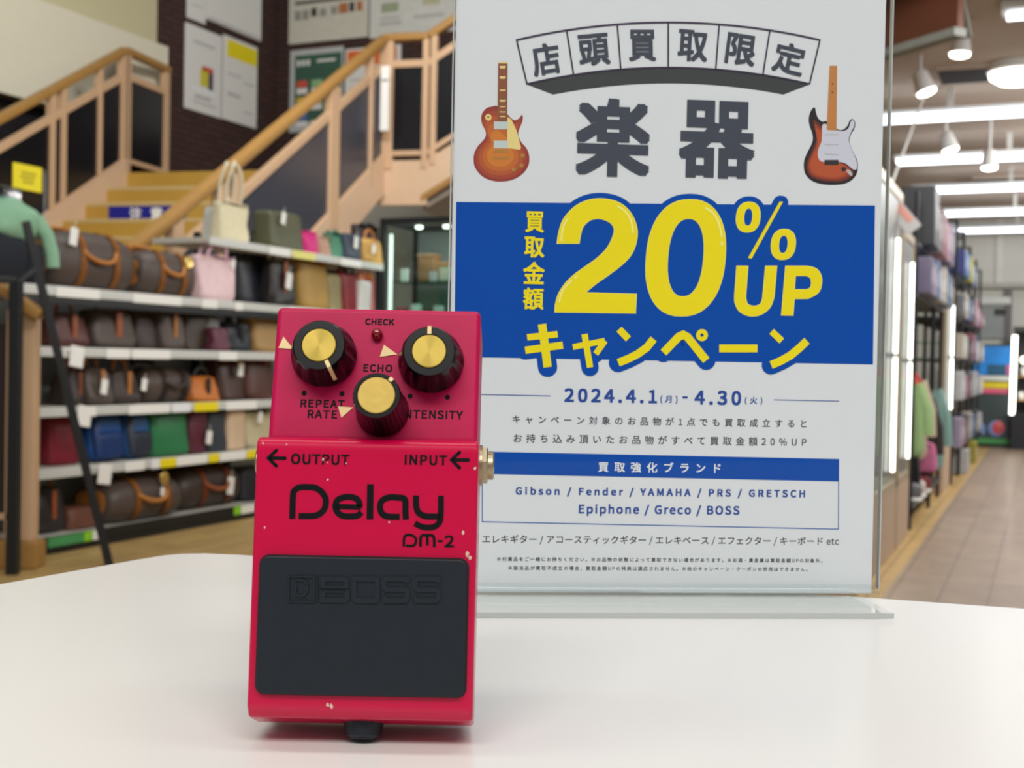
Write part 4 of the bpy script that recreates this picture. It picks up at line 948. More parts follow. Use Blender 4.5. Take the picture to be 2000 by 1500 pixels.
def tagcard(p, M, s=1.0):
    s *= 0.72
    b = B(); box(b, (-0.022 * s, -0.004, -0.075 * s), (0.022 * s, 0.0, 0.0), 0.004)
    tube(b, [(0, -0.002, -0.005), (0.003, 0.0, 0.03 * s)], 0.0015, 5)
    obj('paper_tag', b, white, p, 40, M)
def bag(kind, sh_i, x0, x1, yt, m, label, cat='bag', m2=None, y0=0.05, dp=0.17, group=None, tagp=None, hd=0.0, name=None, seed=0, squash=0.95, emblem=None):
    bc = y0 + dp * 0.3; a0, a1 = a_at(x0, bc), a_at(x1, bc); wd = (a1 - a0) * squash; am = (a0 + a1) / 2
    pm = (x0 + x1) / 2; d = S0.y + AX.y * am + BK.y * bc
    z = SHZ[sh_i]; ht = max(0.08, CAMZ + (hor(pm) - yt) / F * d - z)
    rnd = random.Random(seed + int(x0 * 7 + yt))
    sag = rnd.uniform(-0.03, 0.03)
    M = M_SH @ Matrix.Translation((am, y0 + dp / 2, z))
    m2 = m2 or tan
    nm = name or {'duffel': 'duffel_bag', 'tote': 'tote_bag', 'hand': 'handbag', 'pack': 'backpack', 'pouch': 'pouch'}[kind]
    o = thing(nm, label, cat, M, group)
    front = -dp / 2
    if kind == 'duffel':
        def wp(co, x, y, z_):
            n_ = noise.noise(Vector((co.x * 5 + seed, co.y * 5, co.z * 5))) * 0.012
            co = co + co.normalized() * n_; co.z = max(0.0, co.z * (1 - 0.10 * (x * x)) - 0.004); return co
        b = B(); superq(b, wd, dp, ht, 0.36, 0.8, 36, 24, wp, 'x'); obj('bag_body', b, m, o, 60)
        def ringp(x, s=1.02):
            pts_ = []
            for k_ in range(15):
                an = math.radians(-160 + k_ * 232 / 14) - math.pi / 2 + math.radians(65)
                y = sgnpow(math.cos(an), 0.62) * dp / 2 * s; z_ = (sgnpow(math.sin(an), 0.62) * s + 1) * ht / 2
                pts_.append(Vector((x, y, max(0.004, z_))))
            return pts_
        for f in (-0.2, 0.2):
            b = B(); bm = bmesh.new(); sw = 0.02; pts_ = [Vector((f * wd, sgnpow(math.cos(a_), 0.8) * dp / 2 * 1.04, max(0.003, (sgnpow(math.sin(a_), 0.8) * 1.04 + 1) * ht / 2 - 0.004))) for a_ in [math.radians(-185 + 0 + k_ * 200 / 18 - 0) for k_ in range(0)] + [math.pi + 0.9 - k_ * (math.pi + 1.8 - 0.9) / 20 for k_ in range(21)]]
            r_ = [(bm.verts.new(p - Vector((sw, 0, 0))), bm.verts.new(p + Vector((sw, 0, 0)))) for p in pts_]
            for k_ in range(20): bm.faces.new((r_[k_][0], r_[k_][1], r_[k_ + 1][1], r_[k_ + 1][0]))
            ret = bmesh.ops.solidify(bm, geom=bm.faces[:], thickness=0.006); merge(b, bm); obj('strap', b, m2, o, 60)
        for sgn in (-1, 1):
            b = B(); tube(b, [(-0.2 * wd * math.cos(k_ * math.pi / 12), front * -sgn * (0.80 + 0.42 * math.sin(k_ * math.pi / 12)), ht * (0.80 + (0.10 if sgn > 0 else -0.34) * math.sin(k_ * math.pi / 12) ** 0.7) + (0.05 if sgn > 0 else 0)) for k_ in range(13)], 0.012, 8); obj('handle', b, m2, o, 60)
        b = B(); superq(b, 0.012, dp * 0.62, ht * 0.55, 0.5, 0.7, 18, 8, None, 'x', Matrix.Translation((-wd / 2 + 0.002, 0, ht * 0.2))); obj('end_patch', b, m2, o, 60)
    elif kind in ('tote', 'hand', 'pouch'):
        tp = {'tote': 0.10, 'hand': -0.16, 'pouch': -0.03}[kind] + sag
        def wp(co, x, y, z_):
            u = co.z / ht
            co.x *= 1 + tp * (u - 0.5) * 2 * 0.5; co.y *= (1 - 0.45 * u) if kind != 'pouch' else (1 - 0.2 * u)
            co.x += 0.012 * noise.noise(Vector((co.x * 8 + seed, u * 3, x0))); co.y += 0.02 * noise.noise(Vector((co.x * 6 + seed, u * 4, x1)))
            if kind == 'tote' and u > 0.8: co.z -= 0.02 * math.cos(co.x / wd * math.pi) * (u - 0.8) * 5
            return co
        b = B(); superq(b, wd, dp, ht, 0.22 if kind != 'hand' else 0.38, 0.42, 32, 18, wp); obj('bag_body', b, m, o, 60)
        if kind != 'pouch':
            hh = hd if hd > 0 else ht * 0.34
            for yy in ((-0.25, 0.2) if kind == 'tote' else (-0.05,)):
                b = B(); n_ = 14; tube(b, [(-0.24 * wd * math.cos(k_ * math.pi / n_) * (1.0), dp * yy + (0.0 if hd <= 0 else 0.01 * math.sin(k_)), ht * (0.86 if kind == 'hand' else 0.72) + (hh + ht * (0.14 if kind == 'hand' else 0.25)) * math.sin(k_ * math.pi / n_) ** 0.7) for k_ in range(n_ + 1)], 0.0095, 7); obj('handle', b, m2, o, 60)
        if kind == 'hand':
            b = B(); box(b, (-0.07 * wd, -dp * 0.44, ht * 0.3), (0.07 * wd, -dp * 0.40, ht * 0.95), 0.005); obj('front_strap', b, m2, o)
        else:
            b = B(); box(b, (-wd * 0.44, -dp * 0.36, ht * 0.955), (wd * 0.44, dp * 0.3, ht * 0.97), 0.004); obj('top_edge', b, m2 if kind == 'tote' else m, o)
    elif kind == 'pack':
        def wp(co, x, y, z_):
            u = co.z / ht; co.x *= 1 - 0.12 * u * u; co.y *= 1 - 0.25 * u; co.y += 0.015 * noise.noise(Vector((co.x * 7, u * 3, seed))); return co
        b = B(); superq(b, wd, dp, ht, 0.5, 0.45, 32, 18, wp); obj('bag_body', b, m, o, 60)
        b = B(); superq(b, wd * 0.72, dp * 0.35, ht * 0.5, 0.45, 0.5, 24, 12, None, 'z', Matrix.Translation((0, -dp * 0.38, ht * 0.06))); obj('front_pocket', b, m2, o, 60)
        b = B(); tube(b, [(0.06 * math.cos(k_ * math.pi / 8), 0.0, ht * 0.96 + 0.035 * math.sin(k_ * math.pi / 8)) for k_ in range(9)], 0.008, 7); obj('grab_loop', b, m2, o, 60)
        b = B(); tube(b, [(-wd * 0.3, -dp * 0.30, ht * 0.85), (-wd * 0.42, -dp * 0.46, ht * 0.55), (-wd * 0.36, -dp * 0.5, ht * 0.12)], 0.012, 7, 1.6); obj('strap', b, m2, o, 60)
    if tagp:
        tagcard(o, Matrix.Translation((tagp[0] * wd, front * 1.02 - 0.008, tagp[1] * ht)) @ Matrix.Rotation(0.15, 4, 'Y'), tagp[2] if len(tagp) > 2 else 1.3)
    if emblem:
        b = B(); lathe(b, [(0.012, 0), (0.034, 0.0), (0.036, 0.006), (0.03, 0.01), (0.014, 0.008)], 20, Matrix.Translation((emblem[0] * wd, front * 0.93, emblem[1] * ht)) @ Matrix.Rotation(math.pi / 2, 4, 'X')); obj('round_emblem', b, hw, o)
    return o

# fifth shelf (long top board) from the left
bag('duffel', 4, 78, 252, 452, mono, 'large brown duffel bag at the left end of the long upper shelf', 'bag', tan, 0.04, 0.27, 'brown canvas duffel bags', (-0.33, 0.98, 1.6), 0.05)
bag('duffel', 4, 258, 371, 489, mono, 'brown duffel bag with round gold emblem beside the pink tote', 'bag', tan, 0.04, 0.24, 'brown canvas duffel bags', None, 0.02, emblem=(0.28, 0.78))
bag('tote', 4, 372, 464, 499, leather('pale_pink_leather', (226, 196, 200), 0.5), 'pale pink tote bag standing at the front of the long upper shelf', 'bag', mat('pink_handle', (216, 176, 192), 0.5), 0.0, 0.13, None, (0.28, 0.92, 0.9), 0.09, squash=0.78)
bag('tote', 4, 455, 522, 487, leather('midnight_leather', (24, 28, 38), 0.4), 'midnight blue tote bag behind the pink tote', 'bag', black, 0.16, 0.16)
bag('hand', 4, 520, 572, 507, leather('black_leather', (34, 28, 28), 0.4), 'black handbag with brown charm and big white tag', 'bag', rust, 0.05, 0.15, None, (0.02, 0.72, 1.9))
bag('tote', 4, 578, 634, 508, leather('mustard_leather', (172, 136, 66), 0.5), 'mustard tote bag under the magenta pouch', 'bag', tan, 0.06, 0.2, None, None, 0.02, squash=1.0)
bag('pouch', 4, 634, 664, 536, leather('olive_beige_canvas', (150, 138, 100), 0.6), 'olive beige pouch right of the mustard tote', 'pouch', tan, 0.08, 0.12)
bag('tote', 4, 662, 690, 530, leather('crimson_leather', (128, 26, 40), 0.45), 'crimson tote bag on the long upper shelf', 'bag', black, 0.04, 0.15, None, None, 0.05)
bag('pouch', 4, 692, 718, 548, leather('white_leather', (206, 204, 200), 0.5), 'white pouch right of the crimson tote', 'pouch', tan, 0.03, 0.12)
bag('pouch', 4, 718, 743, 548, leather('salmon_leather', (206, 128, 124), 0.5), 'salmon pink pouch at the right end of the long upper shelf', 'pouch', tan, 0.05, 0.13)
bag('hand', 4, 696, 730, 533, rust, 'small rust handbag behind the white pouch', 'bag', tan, 0.22, 0.12)
# top shelf
bag('tote', 5, 421, 480, 396, leather('cream_canvas', (220, 212, 178), 0.6), 'cream tote bag with long raised handles at the left end of the top shelf', 'bag', mat('cream_strap', (216, 208, 180), 0.6), 0.04, 0.12, None, None, 0.24)
bag('pouch', 5, 405, 428, 405, leather('white_plastic', (212, 214, 210), 0.4), 'white shopping bag behind the cream tote', 'bag', white, 0.2, 0.1)
bag('pouch', 5, 514, 582, 416, leather('olive_leather', (84, 86, 62), 0.5), 'big olive bag in the middle of the top shelf', 'bag', black, 0.04, 0.2, None, (-0.28, 0.95, 1.4))
bag('pouch', 5, 584, 614, 452, leather('magenta_leather', (204, 18, 120), 0.45), 'magenta pouch wrapped at the top by a pale band', 'pouch', white, 0.03, 0.1)
bag('pouch', 5, 614, 638, 462, leather('pink_brown_canvas', (176, 140, 118), 0.6), 'small pinkish brown pouch beside the magenta one', 'pouch', tan, 0.02, 0.1)
bag('tote', 5, 636, 660, 456, leather('sea_green_leather', (70, 128, 100), 0.5), 'sea green tote on the top shelf', 'bag', leather('deep_green', (30, 90, 70)), 0.05, 0.12, None, None, 0.02)
bag('pouch', 5, 664, 699, 458, leather('slate_navy_leather', (50, 58, 78), 0.45), 'slate navy bag with white tag on the top shelf', 'bag', black, 0.02, 0.12, None, (-0.05, 0.9, 1.5))
bag('hand', 5, 701, 740, 467, leather('ochre_leather', (186, 144, 70), 0.5), 'ochre handbag at the right end of the top shelf', 'bag', tan, 0.02, 0.14, None, (-0.2, 0.75, 1.2))
bag('tote', 5, 690, 738, 440, leather('dark_taupe_leather', (54, 48, 50), 0.5), 'dark taupe tote behind the ochre handbag', 'bag', black, 0.22, 0.12, None, None, 0.02)
# fourth shelf
bag('hand', 3, 96, 166, 612, leather('oxblood_leather', (84, 44, 38), 0.45), 'oxblood handbag with rust handle near the left end of the fourth shelf', 'bag', rust, 0.08, 0.2)
bag('hand', 3, 172, 258, 604, mono, 'brown canvas bag on the fourth shelf with rust handle over it', 'bag', rust, 0.06, 0.24)
bag('tote', 3, 254, 306, 594, mono2, 'dark brown bag under the tan duffel strap on the fourth shelf', 'bag', rust, 0.10, 0.2, None, None, 0.02)
bag('hand', 3, 306, 352, 600, mono, 'brown bag with an orange tan front strap on the fourth shelf', 'bag', tan, 0.05, 0.2)
bag('pouch', 3, 352, 394, 608, leather('dark_olive_brown', (58, 46, 34), 0.5), 'dark olive brown box bag on the fourth shelf', 'bag', tan, 0.06, 0.2)
bag('pouch', 3, 392, 422, 616, leather('pewter_leather', (118, 116, 112), 0.4), 'pewter grey pouch on the fourth shelf', 'pouch', tan, 0.06, 0.16)
bag('pouch', 3, 410, 444, 640, leather('plum_leather', (92, 40, 58), 0.5), 'plum pouch low on the fourth shelf', 'pouch', tan, 0.0, 0.08)
bag('hand', 3, 434, 486, 630, leather('navy_black_leather', (30, 34, 42), 0.4), 'navy black handbag on the fourth shelf', 'bag', black, 0.04, 0.2)
bag('tote', 3, 486, 546, 612, leather('camel_leather', (168, 132, 78), 0.5), 'camel tote bag on the fourth shelf beside the pedal', 'bag', tan, 0.06, 0.2, None, None, 0.02)
# third shelf
bag('hand', 2, 128, 160, 722, mono2, 'dark brown handbag behind the leaning black pole on the third shelf', 'bag', rust, 0.08, 0.2)
bag('hand', 2, 160, 212, 718, mono, 'brown canvas handbag with orange handle and tag on the third shelf', 'bag', tan, 0.05, 0.22, None, (-0.1, 0.7, 1.4))
bag('hand', 2, 212, 268, 722, mono2, 'dark brown bag with a hanging tan strap on the third shelf', 'bag', tan, 0.05, 0.2, None, (0.4, 0.75, 1.2))
bag('duffel', 2, 268, 372, 716, mono, 'low brown duffel bag in the middle of the third shelf', 'bag', mono2, 0.06, 0.24, 'brown canvas duffel bags')
bag('hand', 2, 370, 424, 735, leather('orange_leather', (190, 108, 34), 0.45), 'orange leather bag with black clasp on the third shelf', 'bag', black, 0.02, 0.16)
bag('tote', 2, 418, 474, 700, leather('chocolate_leather', (66, 36, 28), 0.4), 'chocolate tote bag with white tag on the third shelf', 'bag', tan, 0.1, 0.2, None, (0.1, 0.9, 1.5), 0.02)
bag('tote', 2, 474, 532, 702, leather('maroon_brown_leather', (84, 46, 36), 0.4), 'maroon brown tote bag on the third shelf beside the pedal', 'bag', rust, 0.08, 0.2, None, None, 0.02)
# second shelf
bag('pouch', 1, 84, 150, 812, leather('dark_red_leather', (118, 16, 36), 0.45), 'dark red bag behind the leaning black pole', 'bag', black, 0.1, 0.2)
bag('pack', 1, 164, 236, 795, leather('cobalt_nylon', (14, 70, 134), 0.5), 'cobalt blue backpack on the second shelf', 'backpack', leather('deep_blue_nylon', (8, 48, 104), 0.5), 0.06, 0.22)
bag('pack', 1, 234, 288, 798, leather('steel_blue_nylon', (34, 84, 142), 0.5), 'steel blue backpack with navy front on the second shelf', 'backpack', leather('navy_nylon', (36, 44, 60), 0.5), 0.06, 0.22)
bag('pouch', 1, 286, 360, 795, leather('emerald_leather', (40, 118, 72), 0.4), 'big emerald green bag on the second shelf', 'bag', black, 0.05, 0.22)
bag('pouch', 1, 360, 397, 797, leather('burgundy_leather', (90, 34, 52), 0.5), 'burgundy bag beside the emerald one on the second shelf', 'bag', black, 0.05, 0.2, None, (0.35, 0.5, 1.4))
bag('pouch', 1, 397, 437, 797, leather('charcoal_leather', (52, 58, 66), 0.45), 'charcoal grey bag on the second shelf', 'bag', black, 0.05, 0.2)
bag('pouch', 1, 437, 474, 799, leather('beige_leather', (208, 182, 152), 0.55), 'beige upright bag on the second shelf', 'bag', white, 0.03, 0.16)
bag('tote', 1, 474, 532, 800, leather('ivory_leather', (196, 184, 150), 0.55), 'ivory tote with brown cord handles on the second shelf', 'bag', leather('brown_cord', (96, 76, 44)), 0.05, 0.18, None, (-0.2, 0.95, 1.2), 0.03)
# bottom shelf
bag('hand', 0, 62, 128, 952, leather('black_brown_leather', (40, 32, 32), 0.45), 'black brown bag at the left end of the bottom shelf', 'bag', rust, 0.08, 0.2)
bag('pouch', 0, 124, 186, 990, leather('russet_leather', (104, 62, 46), 0.5), 'low russet bag on the bottom shelf above the green price card', 'bag', rust, 0.06, 0.2)
bag('duffel', 0, 194, 348, 928, mono, 'large brown duffel with tan straps and gold emblem on the bottom shelf', 'bag', tan, 0.0, 0.32, 'brown canvas duffel bags', (0.10, 0.72, 0.8), 0.05, emblem=(0.16, 0.92))
bag('duffel', 0, 336, 464, 908, mono2, 'dark brown duffel with tan leather luggage tag on the bottom shelf', 'bag', rust, 0.06, 0.30, 'brown canvas duffel bags', (0.2, 0.7, 1.9), 0.05)
bag('pouch', 0, 464, 540, 912, leather('near_black_nylon', (30, 30, 38), 0.5), 'near black bag on the bottom shelf beside the pedal', 'bag', black, 0.06, 0.26)
# left end of the top board: folded clothes and a cap
def soft(name, label, cat, px, py, d, wd, dp, ht, m, e1=0.6, e2=0.7, extra=None):
    p = P(px, py, d); o = thing(name, label, cat, frame(p, AX))
    def wp(co, x, y, z_):
        co += co.normalized() * 0.02 * noise.noise(co * 9 + Vector((px, 0, 0))); co.z = max(co.z, 0.0); return co
    b = B(); superq(b, wd, dp, ht, e1, e2, 32, 20, wp); obj(extra or 'fabric', b, m, o, 60); return o
zz_ = SHZ[4]
def onshelf(px, b_): a = a_shelf(px); q = sh(a, b_, zz_); return q
p = onshelf(14, 0.12); o = thing('folded_jacket', 'dark navy jacket folded at the left end of the long shelf', 'jacket', frame(p, AX))
def wj(co, x, y, z_):
    u = co.z / 0.25; co.x *= 1 - 0.45 * u; co += co.normalized() * 0.02 * noise.noise(co * 9); co.z = max(co.z, 0); return co
b = B(); superq(b, 0.46, 0.24, 0.25, 0.5, 0.6, 32, 20, wj); obj('jacket_body', b, leather('navy_cloth', (18, 24, 36), 0.8), o, 60)
b = B(); superq(b, 0.12, 0.12, 0.2, 0.7, 0.7, 20, 12, None, 'z', Matrix.Translation((0.17, -0.07, 0.0))); obj('sleeve', b, leather('navy_cloth', (18, 24, 36), 0.8), o, 60)
p = P(14, 474, 5.62); o = thing('mint_top', 'mint green knit top draped over the dark jacket', 'clothing', frame(p, AX))
def wm(co, x, y, z_):
    co.x += 0.04 * x * (1 - co.z / 0.17); co += co.normalized() * 0.02 * noise.noise(co * 12); return co
b = B(); superq(b, 0.30, 0.20, 0.20, 0.8, 0.8, 32, 20, wm); obj('knit_body', b, leather('mint_knit', (134, 178, 148), 0.9), o, 60)
b = B(); tube(b, [(0.10, -0.07, 0.12), (0.16, -0.08, 0.05), (0.185, -0.09, -0.04), (0.19, -0.09, -0.10)], 0.035, 10, 0.7); obj('sleeve', b, leather('mint_knit', (134, 178, 148), 0.9), o, 60)
p = P(8, 408, 5.6); o = thing('clear_box', 'small clear plastic box on top of the mint clothing', 'box', frame(p, AX))
b = B(); box(b, (-0.06, -0.05, 0), (0.06, 0.05, 0.1), 0.01); obj('box_body', b, clear('clear_plastic', (216, 226, 232), 1.5, 0.1), o)
b = B(); box(b, (-0.05, -0.04, 0.004), (0.04, 0.03, 0.06), 0.01); obj('contents', b, mat('grey_contents', (110, 104, 100), 0.6), o)
# yellow price sign on a clear stem
p = P(53, 372, 5.75); o = thing('price_sign', 'yellow price sign card standing above the left end of the shelf', 'sign', frame(p, AX))
b = B(); box(b, (-0.09, -0.003, 0.0), (0.09, 0.0, 0.118), 0.002); obj('yellow_card', b, yellow, o)
b = B()
for k_, (u0, u1) in enumerate(((-0.04, 0.05), (-0.045, 0.04), (-0.03, 0.035))): box(b, (u0, -0.0045, 0.075 - 0.02 * k_), (u1, -0.003, 0.082 - 0.02 * k_))
obj('printed_lines', b, mat('olive_print', (130, 120, 10), 0.6), o)
b = B(); box(b, (0.095, -0.008, zz_ - p.z), (0.11, 0.008, 0.11), 0.003); obj('clear_stem', b, clear('stem_plastic', (226, 232, 236), 1.5, 0.2), o)

# ------------------------------------------------------------------ black rack frame in front of the shelf's left end
p0, p1 = P(50, 432, 5.32), ground(214, 1106, 0.0)
o = thing('garment_rack', 'black metal rack frame with a leaning pole in front of the bag shelf', 'rack', Matrix.Translation((p1.x, p1.y, 0)))
org = Vector((p1.x, p1.y, 0))
b = B(); beam(b, p0 - org, p1 - org, 0.036, 0.036, 0.006); obj('leaning_pole', b, black, o)
pb = ground(25, 1122, 0.0); pt2 = P(36, 548, 5.23)
b = B(); box(b, (pb.x - org.x - 0.024, pb.y - org.y - 0.024, 0.0), (pb.x - org.x + 0.024, pb.y - org.y + 0.024, pt2.z), 0.004); obj('upright_post', b, black, o)
b = B(); beam(b, Vector((pb.x, pb.y, pt2.z)) - org, Vector((pb.x - 0.9, pb.y - 0.6, pt2.z)) - org, 0.035, 0.03, 0.004); obj('cross_bar', b, black, o)
md = p1 + (p0 - p1) * 0.87
b = B(); beam(b, md - org, Vector((pb.x, pb.y, pt2.z - 0.012)) - org, 0.02, 0.02, 0.003); obj('cross_bar', b, black, o)

# wooden newel and handrail at the far left
nz = P(55, 1062, 5.42); z_b = 0.12
o = thing('wooden_railing', 'peach wooden railing end with golden handrail at the left edge', 'railing', Matrix.Translation((nz.x, nz.y, 0)))
zt = zat(55, 606, 5.42)
b = B(); box(b, (-0.034, -0.034, z_b), (0.034, 0.034, zt), 0.006); obj('newel_post', b, peach, o)
b = B(); box(b, (-0.5, -0.06, 0.0), (0.06, 0.06, z_b), 0.01); obj('base_block', b, gold, o)
q0 = P(82, 617, 5.36) - Vector((nz.x, nz.y, 0)); q1 = P(-60, 520, 5.36) - Vector((nz.x, nz.y, 0))
b = B(); beam(b, q0, q1, 0.08, 0.05, 0.012); obj('handrail', b, gold, o)
b = B(); box(b, (-0.42, -0.01, z_b + 0.12), (-0.10, 0.01, zt - 0.06), 0.002); obj('infill_panel', b, mat('dark_brown_panel', (40, 26, 22), 0.4), o)
b = B(); box(b, (-0.10, -0.02, z_b), (-0.075, 0.02, zt), 0.004); box(b, (-0.42, -0.02, z_b + 0.09), (-0.08, 0.02, z_b + 0.12), 0.004); obj('panel_frame', b, peach, o)

# ------------------------------------------------------------------ glass display case right of the shelves
cc0 = P(745, 700, 8.75); cc0.z = 0; M_DC = frame(cc0, XD); CW, CD, CH = 1.05, 0.5, 1.93
o = thing('display_case', 'glass display case with black frame between the bag shelf and the poster', 'display case', M_DC)
fr = B()
for x in (0, CW):
    for y in (0, CD): box(fr, (x - 0.02, y - 0.02, 0), (x + 0.02, y + 0.02, CH), 0.004)
for z in (CH, 0.62):
    box(fr, (-0.02, -0.02, z - 0.02), (CW + 0.02, 0.02, z + 0.02), 0.004); box(fr, (-0.02, CD - 0.02, z - 0.02), (CW + 0.02, CD + 0.02, z + 0.02), 0.004)
    for x in (0, CW): box(fr, (x - 0.02, 0, z - 0.02), (x + 0.02, CD, z + 0.02), 0.004)
obj('case_frame', fr, black, o)
b = B(); box(b, (0, 0, 0.02), (CW, CD, 0.6), 0.004); obj('base_cabinet', b, mat('dark_grey_cabinet', (70, 72, 72), 0.5), o)
b = B(); box(b, (0.02, -0.004, 0.64), (CW - 0.02, 0.002, CH - 0.02)); obj('glass_front', b, glass, o)
b = B(); box(b, (0.02, CD - 0.012, 0.64), (CW - 0.02, CD, CH - 0.02)); obj('back_panel', b, mat('case_back_panel', (94, 100, 98), 0.6), o)
for z in (0.95, 1.22, 1.50):
    b = B(); box(b, (0.03, 0.03, z), (CW - 0.03, CD - 0.03, z + 0.008), 0.001); obj('glass_shelf', b, clear('green_glass_shelf', (190, 226, 212), 1.6, 0.02), o)
b = B(); tube(b, [(0.045, 0.03, 0.68), (0.045, 0.03, 1.84)], 0.011, 10); obj('light_tube', b, glow('case_tube_glow', (244, 246, 242), 1.6), o)
b = B()
for x in (0.2, 0.42, 0.8): lathe(b, [(0.022, -0.012), (0.026, 0.0), (0.022, 0.004)], 16, Matrix.Translation((x, 0.16, CH - 0.026)))
obj('case_downlights', b, spotglow, o)
lp = bpy.data.lights.new('case_lamp', 'AREA'); lp.shape = 'RECTANGLE'; lp.size = 0.7; lp.size_y = 0.1; lp.energy = 5; lp.color = (0.95, 1, 0.97)
lo = bpy.data.objects.new('case_lamp', lp); COL.objects.link(lo); lo.parent = o; lo.location = (CW / 2, 0.12, CH - 0.05)
def incase(name, label, cat, x, y, z, wd, dp, ht, m, lid=None):
    q = thing(name, label, cat, M_DC @ Matrix.Translation((x, y, z)))
    b = B(); box(b, (-wd / 2, -dp / 2, 0), (wd / 2, dp / 2, ht), min(wd, dp, ht) * 0.12); obj('box_body', b, m, q)
    if lid is not None:
        b = B(); box(b, (-wd / 2 - 0.003, -dp / 2 - 0.003, ht - 0.02), (wd / 2 + 0.003, dp / 2 + 0.003, ht + 0.004), 0.004); obj('box_lid', b, lid, q)
    return q
boxm = mat('brown_cardboard', (128, 90, 58), 0.7); crm = mat('cream_box', (206, 202, 182), 0.6)
incase('gift_box', 'brown box standing in the display case', 'box', 0.24, 0.25, 1.508, 0.135, 0.12, 0.20, boxm, boxm)
incase('gift_box', 'cream box with orange lid in the display case near the poster', 'box', 0.46, 0.2, 1.508, 0.17, 0.14, 0.13, crm, mat('orange_lid', (190, 130, 60), 0.5))
incase('price_stand', 'small white price stand left of the brown box', 'price stand', 0.12, 0.1, 1.508, 0.055, 0.012, 0.09, white)
incase('price_stand', 'small grey price stand between the brown and cream boxes', 'price stand', 0.35, 0.1, 1.508, 0.05, 0.012, 0.07, mat('pale_grey_stand', (200, 200, 206), 0.5))
for k_, (x, h_, c_, lb) in enumerate(((0.08, 0.1, (168, 44, 50), 'small red trinket box low in the display case'), (0.2, 0.12, (226, 230, 228), 'tall white card low in the display case'), (0.31, 0.08, (40, 44, 44), 'small black trinket box low in the display case'), (0.38, 0.11, (206, 212, 214), 'pale grey card low in the display case'), (0.5, 0.09, (120, 128, 126), 'grey trinket box low in the display case'))):
    incase('trinket_box' if 'box' in lb else 'price_stand', lb, 'box' if 'box' in lb else 'price stand', x, 0.14, 1.228, 0.065, 0.05, h_, mat('case_item_%d' % k_, c_, 0.4))

# ------------------------------------------------------------------ left side of the aisle: showcases, racks, goods
woodbase = mat('pale_oak_veneer', (176, 152, 128), 0.5, var=0.08, scale=6, stretch=(1, 1, 0.2))
alum = mat('champagne_aluminium', (176, 160, 132), 0.35, 0.5, var=0.05)
ltube = glow('showcase_tube_glow', (246, 250, 240), 4.0)
darkin = mat('dark_showcase_inside', (74, 70, 64), 0.6)
def showcase(label, d0, d1, zb, zt, tube_px, tz, deep=0.5):
    a0, a1 = a_case(d0), a_case(d1); L = a1 - a0
    o = thing('glass_showcase', label, 'showcase', M_RC @ Matrix.Translation((a0, 0, 0)), 'lit glass showcases along the aisle')
    b = B(); box(b, (0, 0, 0.0), (L, deep, zb), 0.006); obj('base_cabinet', b, woodbase, o)
    b = B(); box(b, (0, 0, zb), (L, 0.03, zb + 0.05), 0.004); box(b, (0, 0, zt - 0.05), (L, deep, zt), 0.004)
    for x in (0, L - 0.03):
        for y in (0, deep - 0.03): box(b, (x, y, zb), (x + 0.03, y + 0.03, zt), 0.004)
    obj('case_frame', b, alum, o)
    b = B(); box(b, (0.03, 0.008, zb + 0.05), (L - 0.03, 0.013, zt - 0.05)); obj('glass_door', b, clear('showcase_door_glass', (232, 244, 240), 1.3, 0.35), o)
    b = B(); box(b, (0.02, deep - 0.02, zb), (L - 0.02, deep - 0.01, zt)); obj('back_panel', b, darkin, o)
    for z in (zb + 0.4, zb + 0.8):
        b = B(); box(b, (0.03, 0.06, z), (L - 0.03, deep - 0.03, z + 0.008)); obj('glass_shelf', b, clear('green_glass_shelf'), o)
    zm = (tz[0] + tz[1]) * 0.5
    xa = a_case(tube_px) - a0
    for z0, z1 in ((tz[0], zm - 0.012), (zm + 0.012, tz[1])):
        b = B(); tube(b, [(xa, -0.012, z0), (xa, -0.012, z1)], 0.0095, 10); obj('light_tube', b, ltube, o)
    b = B(); box(b, (xa - 0.03, -0.02, zm - 0.012), (xa + 0.03, 0.0, zm + 0.012), 0.004); obj('tube_holder', b, lgrey, o)
    return o
showcase('lit glass showcase on a pale oak base right behind the poster', 4.8, 6.40, 0.33, 1.86, 6.12, (0.44, 1.60))
showcase('second lit glass showcase along the aisle, behind the first', 6.46, 7.02, 0.33, 1.70, 6.80, (0.46, 1.54))
showcase('third lit glass showcase, beyond the clothes rack', 9.4, 10.1, 0.36, 1.62, 9.85, (0.64, 1.47))

# clothes rack with hanging garments
a0, a1 = a_case(7.25), a_case(9.2)
o = thing('clothes_rack', 'black rack along the aisle with hanging garments and two package shelves', 'clothes rack', M_RC @ Matrix.Translation((a0, 0, 0)))
L = a1 - a0
b = B(); tube(b, [(0, 0.22, 1.30), (L, 0.22, 1.30)], 0.014, 8); obj('hanging_rail', b, black, o)
for x in (0.02, L * 0.62, L - 0.02):
    for y in (0.02, 0.42):
        b = B(); tube(b, [(x, y, 0.0), (x, y, 2.0)], 0.013, 8); obj('upright', b, black, o)
    b = B(); tube(b, [(x, 0.02, 1.30), (x, 0.42, 1.30)], 0.01, 8); obj('cross_bar', b, black, o)
for z in (1.40, 1.70):
    b = B(); box(b, (0, 0.0, z - 0.02), (L, 0.44, z), 0.003); obj('rack_shelf', b, mat('dark_grey_shelf', (84, 86, 90), 0.5), o)
b = B(); box(b, (0, 0.0, 0.12), (L, 0.44, 0.15), 0.004); obj('bottom_shelf', b, black, o)
